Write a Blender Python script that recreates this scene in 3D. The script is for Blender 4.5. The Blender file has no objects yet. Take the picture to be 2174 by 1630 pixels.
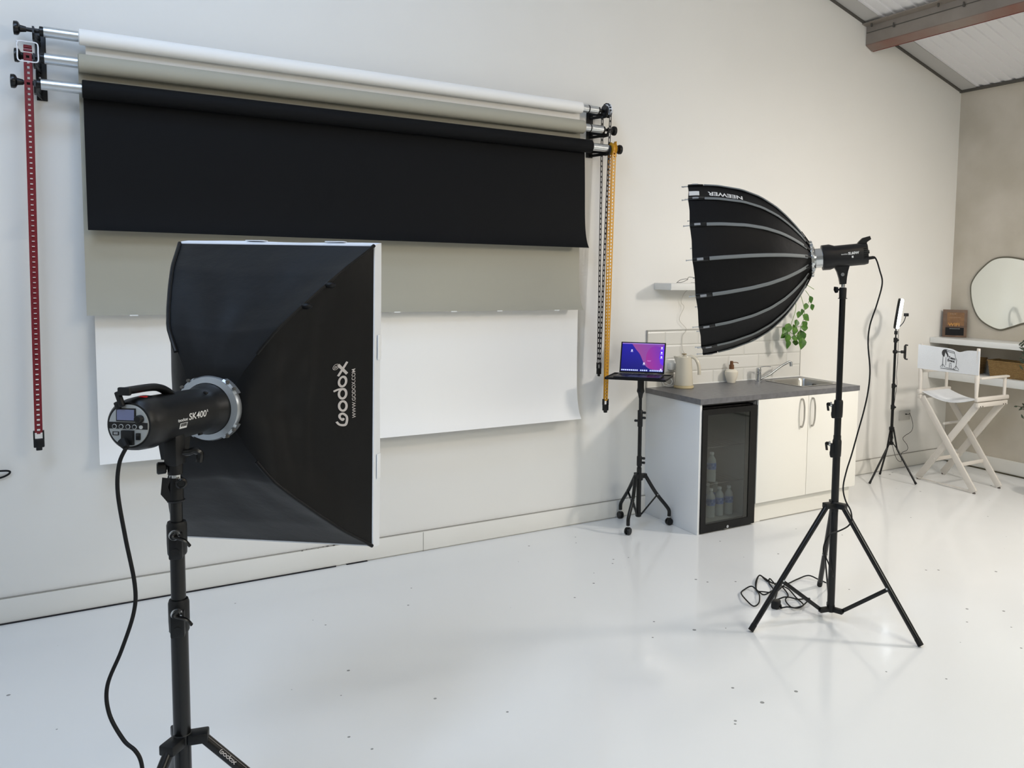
import bpy, bmesh, math, random
from mathutils import Vector as V, Matrix as M
random.seed(7)
sc = bpy.context.scene
PI = math.pi
def rad(a): return math.radians(a)
# ------------------------------------------------------------------ camera (image taken as 2174 x 1630)
YAW, PIT, ROL, FPX, PPX, PPY, HC = 0.5753443, 0.0802574, 0.0162656, 1758.503, 1302.82, 721.46, 1.70198
cf = V((math.sin(YAW)*math.cos(PIT), math.cos(YAW)*math.cos(PIT), -math.sin(PIT)))
cr0 = cf.cross(V((0, 0, 1))).normalized(); cu0 = cr0.cross(cf)
cr = cr0*math.cos(ROL)+cu0*math.sin(ROL); cu = cr.cross(cf)
CP = V((0, 0, HC))
cam = bpy.data.objects.new('camera', bpy.data.cameras.new('camera')); sc.collection.objects.link(cam)
cam.matrix_world = M(((cr.x, cu.x, -cf.x, 0), (cr.y, cu.y, -cf.y, 0), (cr.z, cu.z, -cf.z, HC), (0, 0, 0, 1)))
cam.data.sensor_width = 36; cam.data.lens = FPX/2174*36
cam.data.shift_x = -(PPX-1087)/2174; cam.data.shift_y = (PPY-815)/2174
cam.data.clip_start = 0.05
sc.camera = cam
def W(px, py, x=None, y=None, z=None, d=None):
    """world point seen at a photo pixel, on a plane of the room or at a depth"""
    r = cr*((px-PPX)/FPX)-cu*((py-PPY)/FPX)+cf
    if d is not None: return CP+r*d
    for v, i in ((x, 0), (y, 1), (z, 2)):
        if v is not None: return CP+r*((v-CP[i])/r[i])
# ------------------------------------------------------------------ view, world, lights
vs = sc.view_settings; vs.view_transform = 'Standard'; vs.look = 'None'; vs.gamma = 1; vs.exposure = 0.0
vs.use_curve_mapping = False
w = bpy.data.worlds.new('world'); sc.world = w; w.use_nodes = True
w.node_tree.nodes['Background'].inputs[0].default_value = (0.75, 0.82, 0.95, 1)
w.node_tree.nodes['Background'].inputs[1].default_value = 0.5
def area(name, loc, to, sx, sy, power, col):
    l = bpy.data.lights.new(name, 'AREA'); l.shape = 'RECTANGLE'; l.size = sx; l.size_y = sy; l.energy = power; l.color = col
    o = bpy.data.objects.new(name, l); sc.collection.objects.link(o); o.location = loc
    o.rotation_euler = (V(to)-V(loc)).to_track_quat('-Z', 'Y').to_euler(); return o
def lamp(name, loc, to, sx, sy, power, c, spread=180): area(name, loc, to, sx, sy, power, c).data.spread = math.radians(spread)
lamp('rooflight_daylight', (-0.9, 1.6, 4.6), (0.0, 3.2, 0), 1.6, 3.0, 182, (.61, .76, 1.0))
lamp('high_rooflight_daylight', (0.2, 3.2, 4.9), (0.6, 4.6, 2.2), 1.0, 1.6, 62, (.45, .66, 1.0))
lamp('pendant_lamp_right', (5.7, 1.6, 2.7), (4.2, 3.8, 0.2), 0.35, 0.35, 38, (1.0, .93, .85), 140)
lamp('fill_lamp_corner', (5.0, 2.6, 2.9), (5.0, 3.2, 0), 0.6, 0.6, 9, (1.0, .96, .95))  # unseen fill lamp, added to balance brightness towards the right corner
lamp('pendant_lamp_middle', (2.4, 0.3, 3.4), (3.2, 3.5, 0), 1.2, 0.5, 10, (1.0, .75, .50))
lamp('strip_lamp_near', (3.0, -2.2, 3.2), (3.2, 1.5, 0), 2.2, 1.4, 45, (1.0, .90, .72))
lamp('fill_lamp_near_low', (3.2, -1.8, 3.2), (3.2, -0.6, 0), 2.0, 1.2, 55, (.97, 1.0, .93), 125)  # added unseen fill with narrower spread, lifts the floor and spares upper walls

# ------------------------------------------------------------------ materials
def S(h):
    h = h.lstrip('#'); c = [int(h[i:i+2], 16)/255 for i in (0, 2, 4)]
    return tuple((x/12.92 if x <= .04045 else ((x+.055)/1.055)**2.4) for x in c)+(1,)
MATS = {}
def mat(name, col, rough=.5, metal=0, bump=0, bscale=40, var=0, vscale=3, emit=None, es=0, coat=0, sheen=0, spec=None, trans=0, det=4, vcol=None):
    if name in MATS: return MATS[name]
    m = bpy.data.materials.new(name); m.use_nodes = True; nt = m.node_tree; b = nt.nodes['Principled BSDF']
    c = S(col); b.inputs['Base Color'].default_value = c; b.inputs['Roughness'].default_value = rough; b.inputs['Metallic'].default_value = metal
    b.inputs['Coat Weight'].default_value = coat; b.inputs['Coat Roughness'].default_value = .08
    b.inputs['Transmission Weight'].default_value = trans
    if sheen: b.inputs['Sheen Weight'].default_value = sheen
    if spec is not None: b.inputs['Specular IOR Level'].default_value = spec
    if emit: b.inputs['Emission Color'].default_value = S(emit); b.inputs['Emission Strength'].default_value = es
    tc = nt.nodes.new('ShaderNodeTexCoord')
    if var or vcol:
        n = nt.nodes.new('ShaderNodeTexNoise'); n.inputs['Scale'].default_value = vscale; n.inputs['Detail'].default_value = det
        nt.links.new(tc.outputs['Object'], n.inputs['Vector'])
        r = nt.nodes.new('ShaderNodeValToRGB'); c2 = S(vcol) if vcol else tuple(max(0, x*(1-var)) for x in c[:3])+(1,)
        r.color_ramp.elements[0].position = .35; r.color_ramp.elements[1].position = .65
        r.color_ramp.elements[0].color = c2; r.color_ramp.elements[1].color = c
        nt.links.new(n.outputs['Fac'], r.inputs[0]); nt.links.new(r.outputs[0], b.inputs['Base Color'])
    if bump:
        n2 = nt.nodes.new('ShaderNodeTexNoise'); n2.inputs['Scale'].default_value = bscale; n2.inputs['Detail'].default_value = 5
        nt.links.new(tc.outputs['Object'], n2.inputs['Vector'])
        bp = nt.nodes.new('ShaderNodeBump'); bp.inputs['Strength'].default_value = bump; bp.inputs['Distance'].default_value = .01
        nt.links.new(n2.outputs['Fac'], bp.inputs['Height']); nt.links.new(bp.outputs[0], b.inputs['Normal'])
    MATS[name] = m; return m
blackm = mat('black_plastic', '#0b0c0d', .45, bump=.05, bscale=400, spec=.35)
blackg = mat('black_gloss', '#08090a', .28, spec=.4)
stand_m = mat('black_anodised_tube', '#08090a', .27, metal=.1, spec=.45)
rubber = mat('black_rubber', '#08090a', .6, spec=.3)
chrome = mat('chrome', '#c9ccce', .16, metal=1)
alu = mat('brushed_aluminium', '#cfd3d6', .3, metal=1, bump=.05, bscale=200)
steel = mat('stainless_steel', '#a9a8a4', .28, metal=1)
whitep = mat('white_plastic', '#e6e6e2', .4)

# ------------------------------------------------------------------ mesh building
class B:
    def __init__(s, m=None): s.b = bmesh.new(); s.m = m or M.Identity(4); s.mi = 0
    def P(s, p): return s.m @ V(p)
    def face(s, vs):
        try: f = s.b.faces.new(vs); f.material_index = s.mi; return f
        except ValueError: return None
    def box(s, c, size, rot=None, bev=0, seg=2):
        t = B(); c = V(c); R = rot.to_matrix().to_4x4() if rot is not None and hasattr(rot, 'to_matrix') else (rot or M.Identity(4))
        bm = bmesh.new(); bmesh.ops.create_cube(bm, size=1)
        for v in bm.verts: v.co = V((v.co.x*size[0], v.co.y*size[1], v.co.z*size[2]))
        if bev: bmesh.ops.bevel(bm, geom=bm.edges[:], offset=bev, segments=seg, affect='EDGES', profile=.5)
        for v in bm.verts: v.co = s.P((R @ v.co)+c)
        s.join(bm); return s
    def join(s, bm):
        vm = {}
        for v in bm.verts: vm[v] = s.b.verts.new(v.co)
        for f in bm.faces: s.face([vm[v] for v in f.verts])
        bm.free()
    def beam(s, p0, p1, wdt, thk, wdir, bev=.002):
        """bar of cross-section wdt (along wdir) x thk between two points"""
        p0, p1 = V(p0), V(p1); z = (p1-p0); L = z.length; z.normalize(); x = V(wdir); x = (x-z*x.dot(z)).normalized(); y = z.cross(x)
        R = M((x, y, z)).transposed().to_4x4()
        return s.box((p0+p1)/2, (wdt, thk, L), rot=R, bev=bev)
    def loops(s, rings, closed=True, caps=True):
        vr = [[s.b.verts.new(s.P(p)) for p in r] for r in rings]
        for a, c in zip(vr, vr[1:]):
            n = len(a)
            for i in range(n if closed else n-1):
                j = (i+1) % n; s.face([a[i], a[j], c[j], c[i]])
        if caps and closed: s.face(vr[0][::-1]); s.face(vr[-1])
        return vr
    def cyl(s, p0, p1, r0, r1=None, n=24, caps=True):
        p0, p1 = V(p0), V(p1); r1 = r0 if r1 is None else r1; z = (p1-p0).normalized()
        x = z.orthogonal().normalized(); y = z.cross(x)
        f = lambda p, r: [p+x*(r*math.cos(2*PI*i/n))+y*(r*math.sin(2*PI*i/n)) for i in range(n)]
        s.loops([f(p0, r0), f(p1, r1)], caps=caps); return s
    def turn(s, p0, axis, prof, n=32, caps=True):
        """lathe: prof = [(distance along axis, radius)]"""
        p0 = V(p0); z = V(axis).normalized(); x = z.orthogonal().normalized(); y = z.cross(x)
        s.loops([[p0+z*h+x*(r*math.cos(2*PI*i/n))+y*(r*math.sin(2*PI*i/n)) for i in range(n)] for h, r in prof], caps=caps); return s
    def tube(s, pts, r, n=8, closed=False, smooth=6, rf=None, caps=True, flat=1, up=None):
        pts = [V(p) for p in pts]
        if smooth and len(pts) > 2: pts = crom(pts, smooth, closed)
        N = len(pts); rings = []; prev = None
        for i, p in enumerate(pts):
            t = (pts[(i+1) % N]-pts[i-1]) if closed else (pts[min(i+1, N-1)]-pts[max(i-1, 0)])
            t.normalize()
            if up is not None: x = V(up)-t*t.dot(V(up)); x.normalize()
            elif prev is None: x = t.orthogonal().normalized()
            else: x = prev-t*prev.dot(t); x.normalize()
            prev = x; y = t.cross(x); rr = rf(i/(N-1)) if rf else r
            rings.append([p+x*(rr*flat*math.cos(2*PI*k/n))+y*(rr*math.sin(2*PI*k/n)) for k in range(n)])
        if closed: rings.append(rings[0])
        s.loops(rings, caps=caps and not closed)
        if closed: bmesh.ops.remove_doubles(s.b, verts=s.b.verts, dist=1e-6)
        return s
    def ball(s, c, r, sc=(1, 1, 1), n=16):
        bm = bmesh.new(); bmesh.ops.create_uvsphere(bm, u_segments=n, v_segments=n//2+2, radius=r)
        for v in bm.verts: v.co = s.P(V((v.co.x*sc[0], v.co.y*sc[1], v.co.z*sc[2]))+V(c))
        s.join(bm); return s
    def prism(s, pts, vec):
        vec = V(vec); a = [V(p) for p in pts]; s.loops([a, [p+vec for p in a]]); return s
    def ring(s, c, axis, ro, ri, h, n=32):
        return s.turnclosed(c, axis, [(0, ri), (0, ro), (h, ro), (h, ri)], n)
    def turnclosed(s, c, axis, prof, n=32):
        c = V(c); z = V(axis).normalized(); x = z.orthogonal().normalized(); y = z.cross(x); R = []
        for i in range(n):
            a = 2*PI*i/n; R.append([c+z*h+x*(r*math.cos(a))+y*(r*math.sin(a)) for h, r in prof])
        R.append(R[0]); s.loops(R, caps=False); bmesh.ops.remove_doubles(s.b, verts=s.b.verts, dist=1e-7); return s
    def ribbon(s, fn, pts, wd, th=.0006, smooth=6, closed=False):
        """flat stroke in 2-D text space, mapped by fn(u, v, h) to 3-D"""
        pts = [V((p[0], p[1], 0)) for p in pts]
        if smooth: pts = crom(pts, smooth, closed)
        N = len(pts); L = []; R_ = []
        for i, p in enumerate(pts):
            t = (pts[(i+1) % N]-pts[i-1]) if closed else (pts[min(i+1, N-1)]-pts[max(i-1, 0)])
            t.normalize(); nrm = V((-t.y, t.x, 0))*wd/2; L.append(p+nrm); R_.append(p-nrm)
        rings = [[V(fn(a.x, a.y, 0)), V(fn(b_.x, b_.y, 0)), V(fn(b_.x, b_.y, th)), V(fn(a.x, a.y, th))] for a, b_ in zip(L, R_)]
        if closed: rings.append(rings[0])
        s.loops(rings, caps=not closed); return s
    def text(s, txt, fn, size=1, th=.0006, off=(0, 0), bold=0, shear=0, space=1.0, xs=1.0, fitw=None):
        cu_ = bpy.data.curves.new('t', 'FONT'); cu_.body = txt; cu_.size = size; cu_.offset = bold; cu_.shear = shear; cu_.space_character = space; cu_.resolution_u = 4
        o = bpy.data.objects.new('t', cu_); me = bpy.data.meshes.new_from_object(o)
        bm = bmesh.new(); bm.from_mesh(me)
        bmesh.ops.subdivide_edges(bm, edges=[e for e in bm.edges if e.calc_length() > size*.25], cuts=2)
        if fitw: xs = fitw/max(1e-6, max(v.co.x for v in bm.verts)-min(v.co.x for v in bm.verts))
        vm = {v: s.b.verts.new(s.P(fn(v.co.x*xs+off[0], v.co.y+off[1], th))) for v in bm.verts}
        for f in bm.faces: s.face([vm[v] for v in f.verts])
        bm.free(); bpy.data.objects.remove(o); bpy.data.curves.remove(cu_); bpy.data.meshes.remove(me); return s
def crom(pts, k, closed=False):
    out = []; N = len(pts)
    for i in range(N if closed else N-1):
        g = (lambda j: pts[j % N]) if closed else (lambda j: pts[max(0, min(N-1, j))])
        p0, p1, p2, p3 = g(i-1), g(i), g(i+1), g(i+2)
        for q in range(k):
            t = q/k; out.append(.5*((2*p1)+(p2-p0)*t+(2*p0-5*p1+4*p2-p3)*t*t+(3*p1-p0-3*p2+p3)*t**3))
    if not closed: out.append(pts[-1])
    return out
col = sc.collection
def mesh_obj(name, b, m, parent=None, inv=None, ang=35, label=None, recalc=True):
    if inv is not None:
        for v in b.b.verts: v.co = inv @ v.co
    if recalc: bmesh.ops.recalc_face_normals(b.b, faces=b.b.faces[:])
    me = bpy.data.meshes.new(name); b.b.to_mesh(me); b.b.free()
    for mm in (m if isinstance(m, (list, tuple)) else [m]): me.materials.append(mm)
    me.polygons.foreach_set('use_smooth', [True]*len(me.polygons)); me.set_sharp_from_angle(angle=rad(ang))
    o = bpy.data.objects.new(name, me); col.objects.link(o)
    if parent is not None: o.parent = parent
    if label: o['label'] = label
    return o
class Thing:
    def __init__(s, name, label, cat, loc, group=None, rz=0):
        s.o = bpy.data.objects.new(name, None); col.objects.link(s.o); s.o.empty_display_size = .05
        s.o.location = loc; s.o.rotation_euler = (0, 0, rz); s.inv = (M.Translation(V(loc)) @ M.Rotation(rz, 4, 'Z')).inverted()
        s.o['label'] = label; s.o['category'] = cat
        if group: s.o['group'] = group
    def part(s, name, b, m, parent=None, label=None, ang=35): return mesh_obj(name, b, m, parent or s.o, s.inv, ang, label)
def solo(name, b, m, label, cat, loc=(0, 0, 0), group=None, ang=35):
    o = mesh_obj(name, b, m, None, M.Translation(V(loc)).inverted(), ang); o.location = loc
    o['label'] = label; o['category'] = cat
    if group: o['group'] = group
    return o
def struct(name, b, m, label=None, ang=35):
    o = mesh_obj(name, b, m, None, None, ang); o['kind'] = 'structure'
    if label: o['label'] = label
    return o
def frame(o, x, y, z):
    x, y, z = V(x), V(y), V(z); return M(((x.x, y.x, z.x, o[0]), (x.y, y.y, z.y, o[1]), (x.z, y.z, z.z, o[2]), (0, 0, 0, 1)))

# ================================================================== ROOM
WY, WX, WL, WN = 4.75, 6.80, -3.2, -4.0
SL = 0.285
def roofz(x): return 3.405+SL*(WX-x) if x > 1.0 else 3.405+SL*(WX-1.0)-SL*(1.0-x)
wall_m = mat('white_painted_plaster', '#e9e7e1', .55, bump=.12, bscale=9, var=.025, vscale=1.3)
def wall_mat_right():
    m = mat('greige_plaster', '#cbc3b5', .75, bump=.15, bscale=14, vcol='#bbb3a3', vscale=2.2, det=6); return m
right_m = wall_mat_right()
floor_m = mat('glossy_epoxy_floor', '#e6e7e6', .12, bump=.03, bscale=2.5)
def floor_nodes(m):
    nt = m.node_tree; b = nt.nodes['Principled BSDF']; tc = nt.nodes.new('ShaderNodeTexCoord')
    n = nt.nodes.new('ShaderNodeTexNoise'); n.inputs['Scale'].default_value = 5; n.inputs['Detail'].default_value = 8; nt.links.new(tc.outputs['Object'], n.inputs[0])
    r = nt.nodes.new('ShaderNodeMapRange'); r.inputs[1].default_value = .3; r.inputs[2].default_value = .7; r.inputs[3].default_value = .08; r.inputs[4].default_value = .2
    nt.links.new(n.outputs['Fac'], r.inputs[0]); nt.links.new(r.outputs[0], b.inputs['Roughness'])
    vo = nt.nodes.new('ShaderNodeTexVoronoi'); vo.inputs['Scale'].default_value = 8; nt.links.new(tc.outputs['Object'], vo.inputs[0])
    n3 = nt.nodes.new('ShaderNodeTexNoise'); n3.inputs['Scale'].default_value = 2.3; nt.links.new(tc.outputs['Object'], n3.inputs[0])
    th = nt.nodes.new('ShaderNodeMath'); th.operation = 'MULTIPLY_ADD'; th.inputs[1].default_value = .16; th.inputs[2].default_value = -.035; nt.links.new(n3.outputs['Fac'], th.inputs[0])
    lt = nt.nodes.new('ShaderNodeMath'); lt.operation = 'LESS_THAN'; nt.links.new(vo.outputs['Distance'], lt.inputs[0]); nt.links.new(th.outputs[0], lt.inputs[1])
    mx = nt.nodes.new('ShaderNodeMix'); mx.data_type = 'RGBA'; mx.inputs[6].default_value = S('#e6e7e6'); mx.inputs[7].default_value = S('#8d8f8e')
    nt.links.new(lt.outputs[0], mx.inputs[0]); nt.links.new(mx.outputs[2], b.inputs['Base Color'])
floor_nodes(floor_m)
b = B(); b.box(((WL+WX)/2, (WN+WY)/2, -.05), (WX-WL+.4, WY-WN+.4, .1)); struct('floor', b, floor_m, 'glossy white painted floor')
b = B(); b.prism([(WL, WY, 0), (WX, WY, 0), (WX, WY, roofz(WX)), (1.0, WY, roofz(1.0)), (WL, WY, roofz(WL))], (0, .15, 0)); struct('wall_far', b, wall_m, 'white gable wall behind the paper rolls')
b = B(); b.prism([(WL, WN, 0), (WX, WN, 0), (WX, WN, roofz(WX)), (1.0, WN, roofz(1.0)), (WL, WN, roofz(WL))], (0, -.15, 0)); struct('wall_near', b, wall_m)
b = B(); b.box((WX+.075, (WN+WY)/2, roofz(WX)/2), (.15, WY-WN, roofz(WX))); struct('wall_right', b, right_m, 'beige plaster wall with the mirror')
b = B(); b.box((WL-.075, (WN+WY)/2, roofz(WL)/2), (.15, WY-WN, roofz(WL))); struct('wall_left', b, wall_m)
# roof: profiled white sheets, ribs running down the slope
roof_m = mat('white_profiled_roof_sheet', '#e6e5e6', .5)
b = B()
ys = []; y = WN
while y < WY-.001:
    for dy, dz in ((0, 0), (.055, 0), (.062, .010), (.095, .010)): ys.append((min(y+dy, WY), dz))
    y += .102
ys.append((WY, 0))
b.loops([[V((x, yy, roofz(x)+dz)) for yy, dz in ys] for x in (WX+.05, 1.0, WL-.05)], closed=False, caps=False)
struct('ceiling', b, roof_m, 'white corrugated roof lining', ang=20)
dark = mat('dark_joint_sealant', '#55524c', .8)
flash = mat('grey_flashing', '#b9b7b4', .6)
b = B()
for x0, x1 in ((1.0, WX),):
    b.beam((x0, WY-.01, roofz(x0)-.012), (x1, WY-.01, roofz(x1)-.012), .02, .018, (0, 1, 0), 0)
struct('trim_1', b, dark, 'dark joint along the gable roof line')
b = B(); b.box((WX-.012, (WN+WY)/2, roofz(WX)-.012), (.024, WY-WN, .022)); struct('trim_2', b, dark, 'dark joint along the eaves')
b = B(); b.beam((1.0, WY-.09, roofz(1.0)-.004), (WX-.02, WY-.09, roofz(WX-.02)-.004), .15, .006, (0, 1, 0), 0); struct('trim_3', b, flash, 'grey flashing strip at the gable edge')
# Z purlin
pur = mat('weathered_purlin_steel', '#8d8178', .5, metal=.25, vcol='#82584b', vscale=1.6, det=6, bump=.1, bscale=30)
pur2 = mat('galvanised_purlin', '#9a9188', .5, metal=.35, bump=.05, bscale=30, var=.2, vscale=4)
rust = mat('red_oxide_edge', '#7a352b', .6)
xb = 5.50
t = Thing('roof_purlin', 'grey and rust-red steel purlin running under the roof', 'beam', (xb, 0, roofz(xb)-.25))
t.o['kind'] = 'structure'
zt = roofz(xb)-.03; zb = 3.60
b = B(); prof = [(xb-.055, zt+.012), (xb, zt), (xb, zb), (xb+.075, zb-.035), (xb+.078, zb-.028), (xb+.006, zb+.004), (xb+.006, zt+.006), (xb-.055, zt+.018)]
b.prism([(px, WN, pz) for px, pz in prof], (0, WY-.002-WN, 0)); t.part('web', b, pur2)
b = B(); b.prism([(xb-.001, WN, zb+.004), (xb-.001, WN, zb-.003), (xb+.074, WN, zb-.039), (xb+.082, WN, zb-.030), (xb+.075, WN, zb-.036)], (0, WY-.003-WN, 0)); t.part('lower_flange', b, pur, label='rusty lower flange')
b = B(); b.box((xb-.004, (WN+WY)/2, zb+.095), (.006, WY-WN-.02, .004)); t.part('seam', b, dark)
b = B(); b.box((xb+.079, (WN+WY)/2, zb-.036), (.006, WY-WN-.02, .012)); t.part('lip', b, rust, label='red oxide lip')
for k in range(9):
    yy = WY-.28-k*.62
    b = B(); b.cyl((xb-.012, yy, zb+.09), (xb+.002, yy, zb+.09), .011, n=8); b.cyl((xb-.010, yy, zb+.085), (xb-.010, yy, zb+.115), .006, n=6); t.part('bolt', b, dark)
    b = B(); b.box((xb-.03, yy+.2, zt-.004), (.012, .012, .03)); t.part('bracket', b, dark)
# baseboards
bb_m = mat('white_baseboard', '#e6e4dd', .5, var=.03, vscale=3)
BH = .118
b = B(); b.box(((WL+WX)/2, WY-.006, .006+BH/2), (WX-WL, .012, BH), bev=.002); struct('baseboard_far', b, bb_m, 'white baseboard below the paper rolls')
b = B(); b.box((WX-.009, (WN+WY)/2, .012+BH/2), (.018, WY-WN-.02, BH), bev=.002); struct('baseboard_right', b, bb_m, 'white baseboard below the shelves')
crack = mat('grey_hairline_gap', '#9b9890', .9)
b = B(); b.box((3.0, WY-.0065, BH+.0085), (7.6, .013, .003)); struct('trim_4', b, crack, 'hairline gap above the far baseboard')
b = B(); b.box((-.3, WY-.010, .003), (3.0, .014, .007)); b.box((1.32, WY-.010, .002), (.12, .014, .004)); struct('trim_5', b, mat('black_gap', '#1c1b1f', .9), 'black gap between floor and far baseboard')
b = B(); b.box((1.72, WY-.0125, .06), (.003, .002, BH)); struct('trim_6', b, crack)
b = B(); b.box((WX-.012, 2.4, .006), (.02, 4.6, .012)); struct('trim_7', b, mat('brown_gap', '#4a4534', .9), 'dark gap below the right baseboard')
b = B()
for k in range(14):
    xx = 1.02+k*.028+random.uniform(-.01, .01); b.ball((xx, WY-.0125, BH+.009+random.uniform(-.003, .004)), random.uniform(.002, .006), (1.6, .2, .7), 6)
struct('trim_8', b, mat('chipped_paint', '#5b5853', .9), 'chipped paint on the far baseboard')

# ================================================================== PAPER ROLLS
brk = mat('black_bracket_steel', '#0a0b0c', .4, spec=.35)
paperw = mat('white_seamless_paper', '#f7f5f0', .6); paperg = mat('grey_beige_seamless_paper', '#a9a595', .7); paperk = mat('black_seamless_paper', '#0a0b0d', .75, spec=.2)
rolls = [  # z, r, y of the hanging sheet, x0, x1 of roll, sheet x0,x1, bottom z, material, names
    (2.752, .036, 4.690, .042, 2.745, .068, 2.752, .735, paperw, 'white paper backdrop roll, topmost of the three on the wall', 'white'),
    (2.628, .042, 4.670, .036, 2.745, .036, 2.745, 1.452, paperg, 'grey beige paper backdrop roll, between the white and the black', 'grey'),
    (2.508, .041, 4.645, .048, 2.790, .052, 2.766, 1.850, paperk, 'black paper backdrop roll, lowest of the three on the wall', 'black')]
ROLL = {}
for z, r, ysh, x0, x1, sx0, sx1, zbot, pm, lab, nm in rolls:
    yc = ysh-r
    ROLL[nm] = t = Thing('backdrop_roll', lab, 'backdrop', ((x0+x1)/2, yc, z), 'seamless paper rolls on the wall')
    b = B(); b.turn((x0, yc, z), (1, 0, 0), [(0, .026), (0, r-.004), (.003, r), (x1-x0-.003, r), (x1-x0, r-.004), (x1-x0, .026)], 48); t.part('paper_roll', b, pm)
    b = B(); N = 46; rings = []
    for i in range(N+1):
        u = i/N; zz = z*(1-u)+zbot*u
        curl = max(0, (zz-zbot)); c = .075*math.exp(-curl/.10) + .012*math.sin(u*3.0)
        zz2 = zz + .012*math.exp(-curl/.05)
        rings.append([V((sx0+(sx1-sx0)*k/24, ysh-c-(.004*math.sin(k/24*PI*3+u*2))*u, zz2)) for k in range(25)])
    back = [[p+V((0, .0008, 0)) for p in rg] for rg in rings]
    b.loops([rg+bk[::-1] for rg, bk in zip(rings, back)]); t.part('paper_sheet', b, pm)
    if nm == 'grey':
        for px in (284, 842, 962, 1059, 1180):
            q = W(px, 666, y=ysh-.07); b = B(); b.box((q.x, ysh-.084, zbot+.0115), (.035, .002, .006)); t.part('tape_piece', b, whitep, label='white tape scrap')
    xl = -.092 if nm != 'black' else -.108; xr = {'white': 2.862, 'grey': 2.885, 'black': 2.915}[nm]
    b = B(); b.turnclosed((xl, yc, z), (1, 0, 0), [(0, .018), (0, .0245), (x0-xl-.001, .0245), (x0-xl-.001, .018)], 32); t.part('core_tube', b, alu); b = B(); b.turnclosed((x1+.001, yc, z), (1, 0, 0), [(0, .018), (0, .0245), (xr-x1, .0245), (xr-x1, .018)], 32); t.part('core_tube', b, alu)
    if nm != 'black':
        b = B(); b.turnclosed((x1+.045, yc, z), (1, 0, 0), [(0, .022), (0, .0252), (.008, .0252), (.008, .022)], 24); t.part('tube_band', b, blackm)
    for s, xe in ((-1, xl), (1, xr)):
        b = B(); L = .128 if s < 0 else .118
        b.turn((xe+s*-.03, yc, z), (s, 0, 0), [(0, .012), (.03, .017), (.032, .022), (.045, .022), (.047, .010), (L-.034, .009), (L-.034, .012), (L-.012, .016), (L-.006, .028), (L, .031), (L+.012, .030), (L+.014, .02)], 20)
        t.part('expander_knob', b, blackg)
for xm, lab in ((-.108, 'black hook bracket at the left end of the three rolls'), (2.862, 'black hook bracket at the right end of the three rolls')):
    t = Thing('roller_bracket', lab, 'bracket', (xm, WY, 2.46), 'wall brackets holding the rolls')
    b = B(); b.box((xm, WY-.004, 2.612), (.042 if xm < 0 else .048, .008, .31), bev=.002); t.part('wall_plate', b, brk)
    for z, r, ysh, *_ in rolls:
        yc = ysh-r; xx = xm-.022 if xm < 0 else xm+.055
        b = B(); b.beam((xm, WY-.010, z-.040), (xx, yc+.01, z-.034), .018, .006, (0, 0, 1)); b.beam((xm, WY-.008, z-.012), (xx, yc+.03, z-.02), .02, .006, (0, 0, 1))
        b.prism([(xx-.004, yc+.035, z+.02), (xx-.004, yc+.035, z-.045), (xx-.004, yc-.02, z-.045), (xx-.004, yc-.034, z-.02), (xx-.004, yc-.030, z+.012), (xx-.004, yc-.022, z+.012), (xx-.004, yc-.022, z-.012), (xx-.004, yc-.012, z-.024), (xx-.004, yc+.012, z-.024), (xx-.004, yc+.022, z-.012), (xx-.004, yc+.022, z+.02)], (.008, 0, 0)); t.part('hook', b, brk)
    for zz in (2.735, 2.56, 2.475):
        b = B(); b.ball((xm+random.choice((-.006, .008)), WY-.009, zz), .0045, (1, .5, 1), 8); t.part('screw', b, chrome)
# chains: flat plastic ladder chain, two strands each, with a weight
def ladder(b, x, y, z1, z0, wd, pitch, hole_h, hole_w, lean=0.0, dx=0):
    n = int((z1-z0)/pitch); rw = (wd-hole_w)/2
    for s in (-1, 1):
        b.beam((x+s*(wd-rw)/2, y, z1), (x+s*(wd-rw)/2+dx, y+lean, z0), rw, .004, (1, 0, 0), 0)
    for k in range(n+1):
        u = k/n if n else 0; b.box((x+dx*u, y+lean*u, z1+(z0-z1)*u), (hole_w+.001, .0035, pitch-hole_h))
def chain(lab, x, ya, yb, z1, z0, wd, pitch, hh, hw, m, dx=0, wheelx=None, gm=None):
    t = Thing('backdrop_chain', lab, 'chain', (x, (ya+yb)/2, z1))
    for k, yy in enumerate((ya, yb)):
        b = B(); ladder(b, x, yy, z1-.0-.006*k, z0, wd, pitch, hh, hw, (ya-yb)*.5*(-1 if k == 0 else 1)*.8, dx); t.part('chain_strand', b, m)
    b = B()
    for s in range(9):
        a = PI*s/8; yy = (ya+yb)/2+math.cos(a)*(yb-ya)/2; zz = z1+math.sin(a)*(yb-ya)/2
        b.box((x, yy, zz), (wd, .010, .006), rot=M.Rotation(a+PI/2, 4, 'X'))
    t.part('chain_loop', b, m)
    ym = (ya+yb)/2; xx = x+dx
    b = B(); b.box((xx-wd/2-.003, ym, z0-.012), (.006, .02, .04)); b.box((xx+wd/2+.003, ym, z0-.012), (.006, .02, .04)); b.box((xx, ym, z0-.05), (wd+.012, .022, .04), bev=.004); b.box((xx, ym, z0-.075), (wd*.8, .018, .018), bev=.003)
    t.part('chain_weight', b, blackm); return t
redm = mat('red_chain_plastic', '#740c1a', .4); yelm = mat('yellow_chain_plastic', '#d59a26', .4); blkc = mat('black_chain_plastic', '#1b1c22', .45)
chain('red plastic chain loop hanging left of the paper rolls', -.152, 4.575, 4.665, 2.628, .925, .030, .0233, .0115, .0125, redm, dx=-.016)
chain('black plastic chain loop hanging right of the paper rolls', 2.935, 4.605, 4.705, 2.752, 1.10, .0165, .034, .021, .008, blkc, dx=-.03)
chain('yellow plastic chain loop hanging right of the paper rolls', 2.955, 4.585, 4.635, 2.508, .86, .027, .0215, .0115, .013, yelm, dx=-.022)
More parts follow.
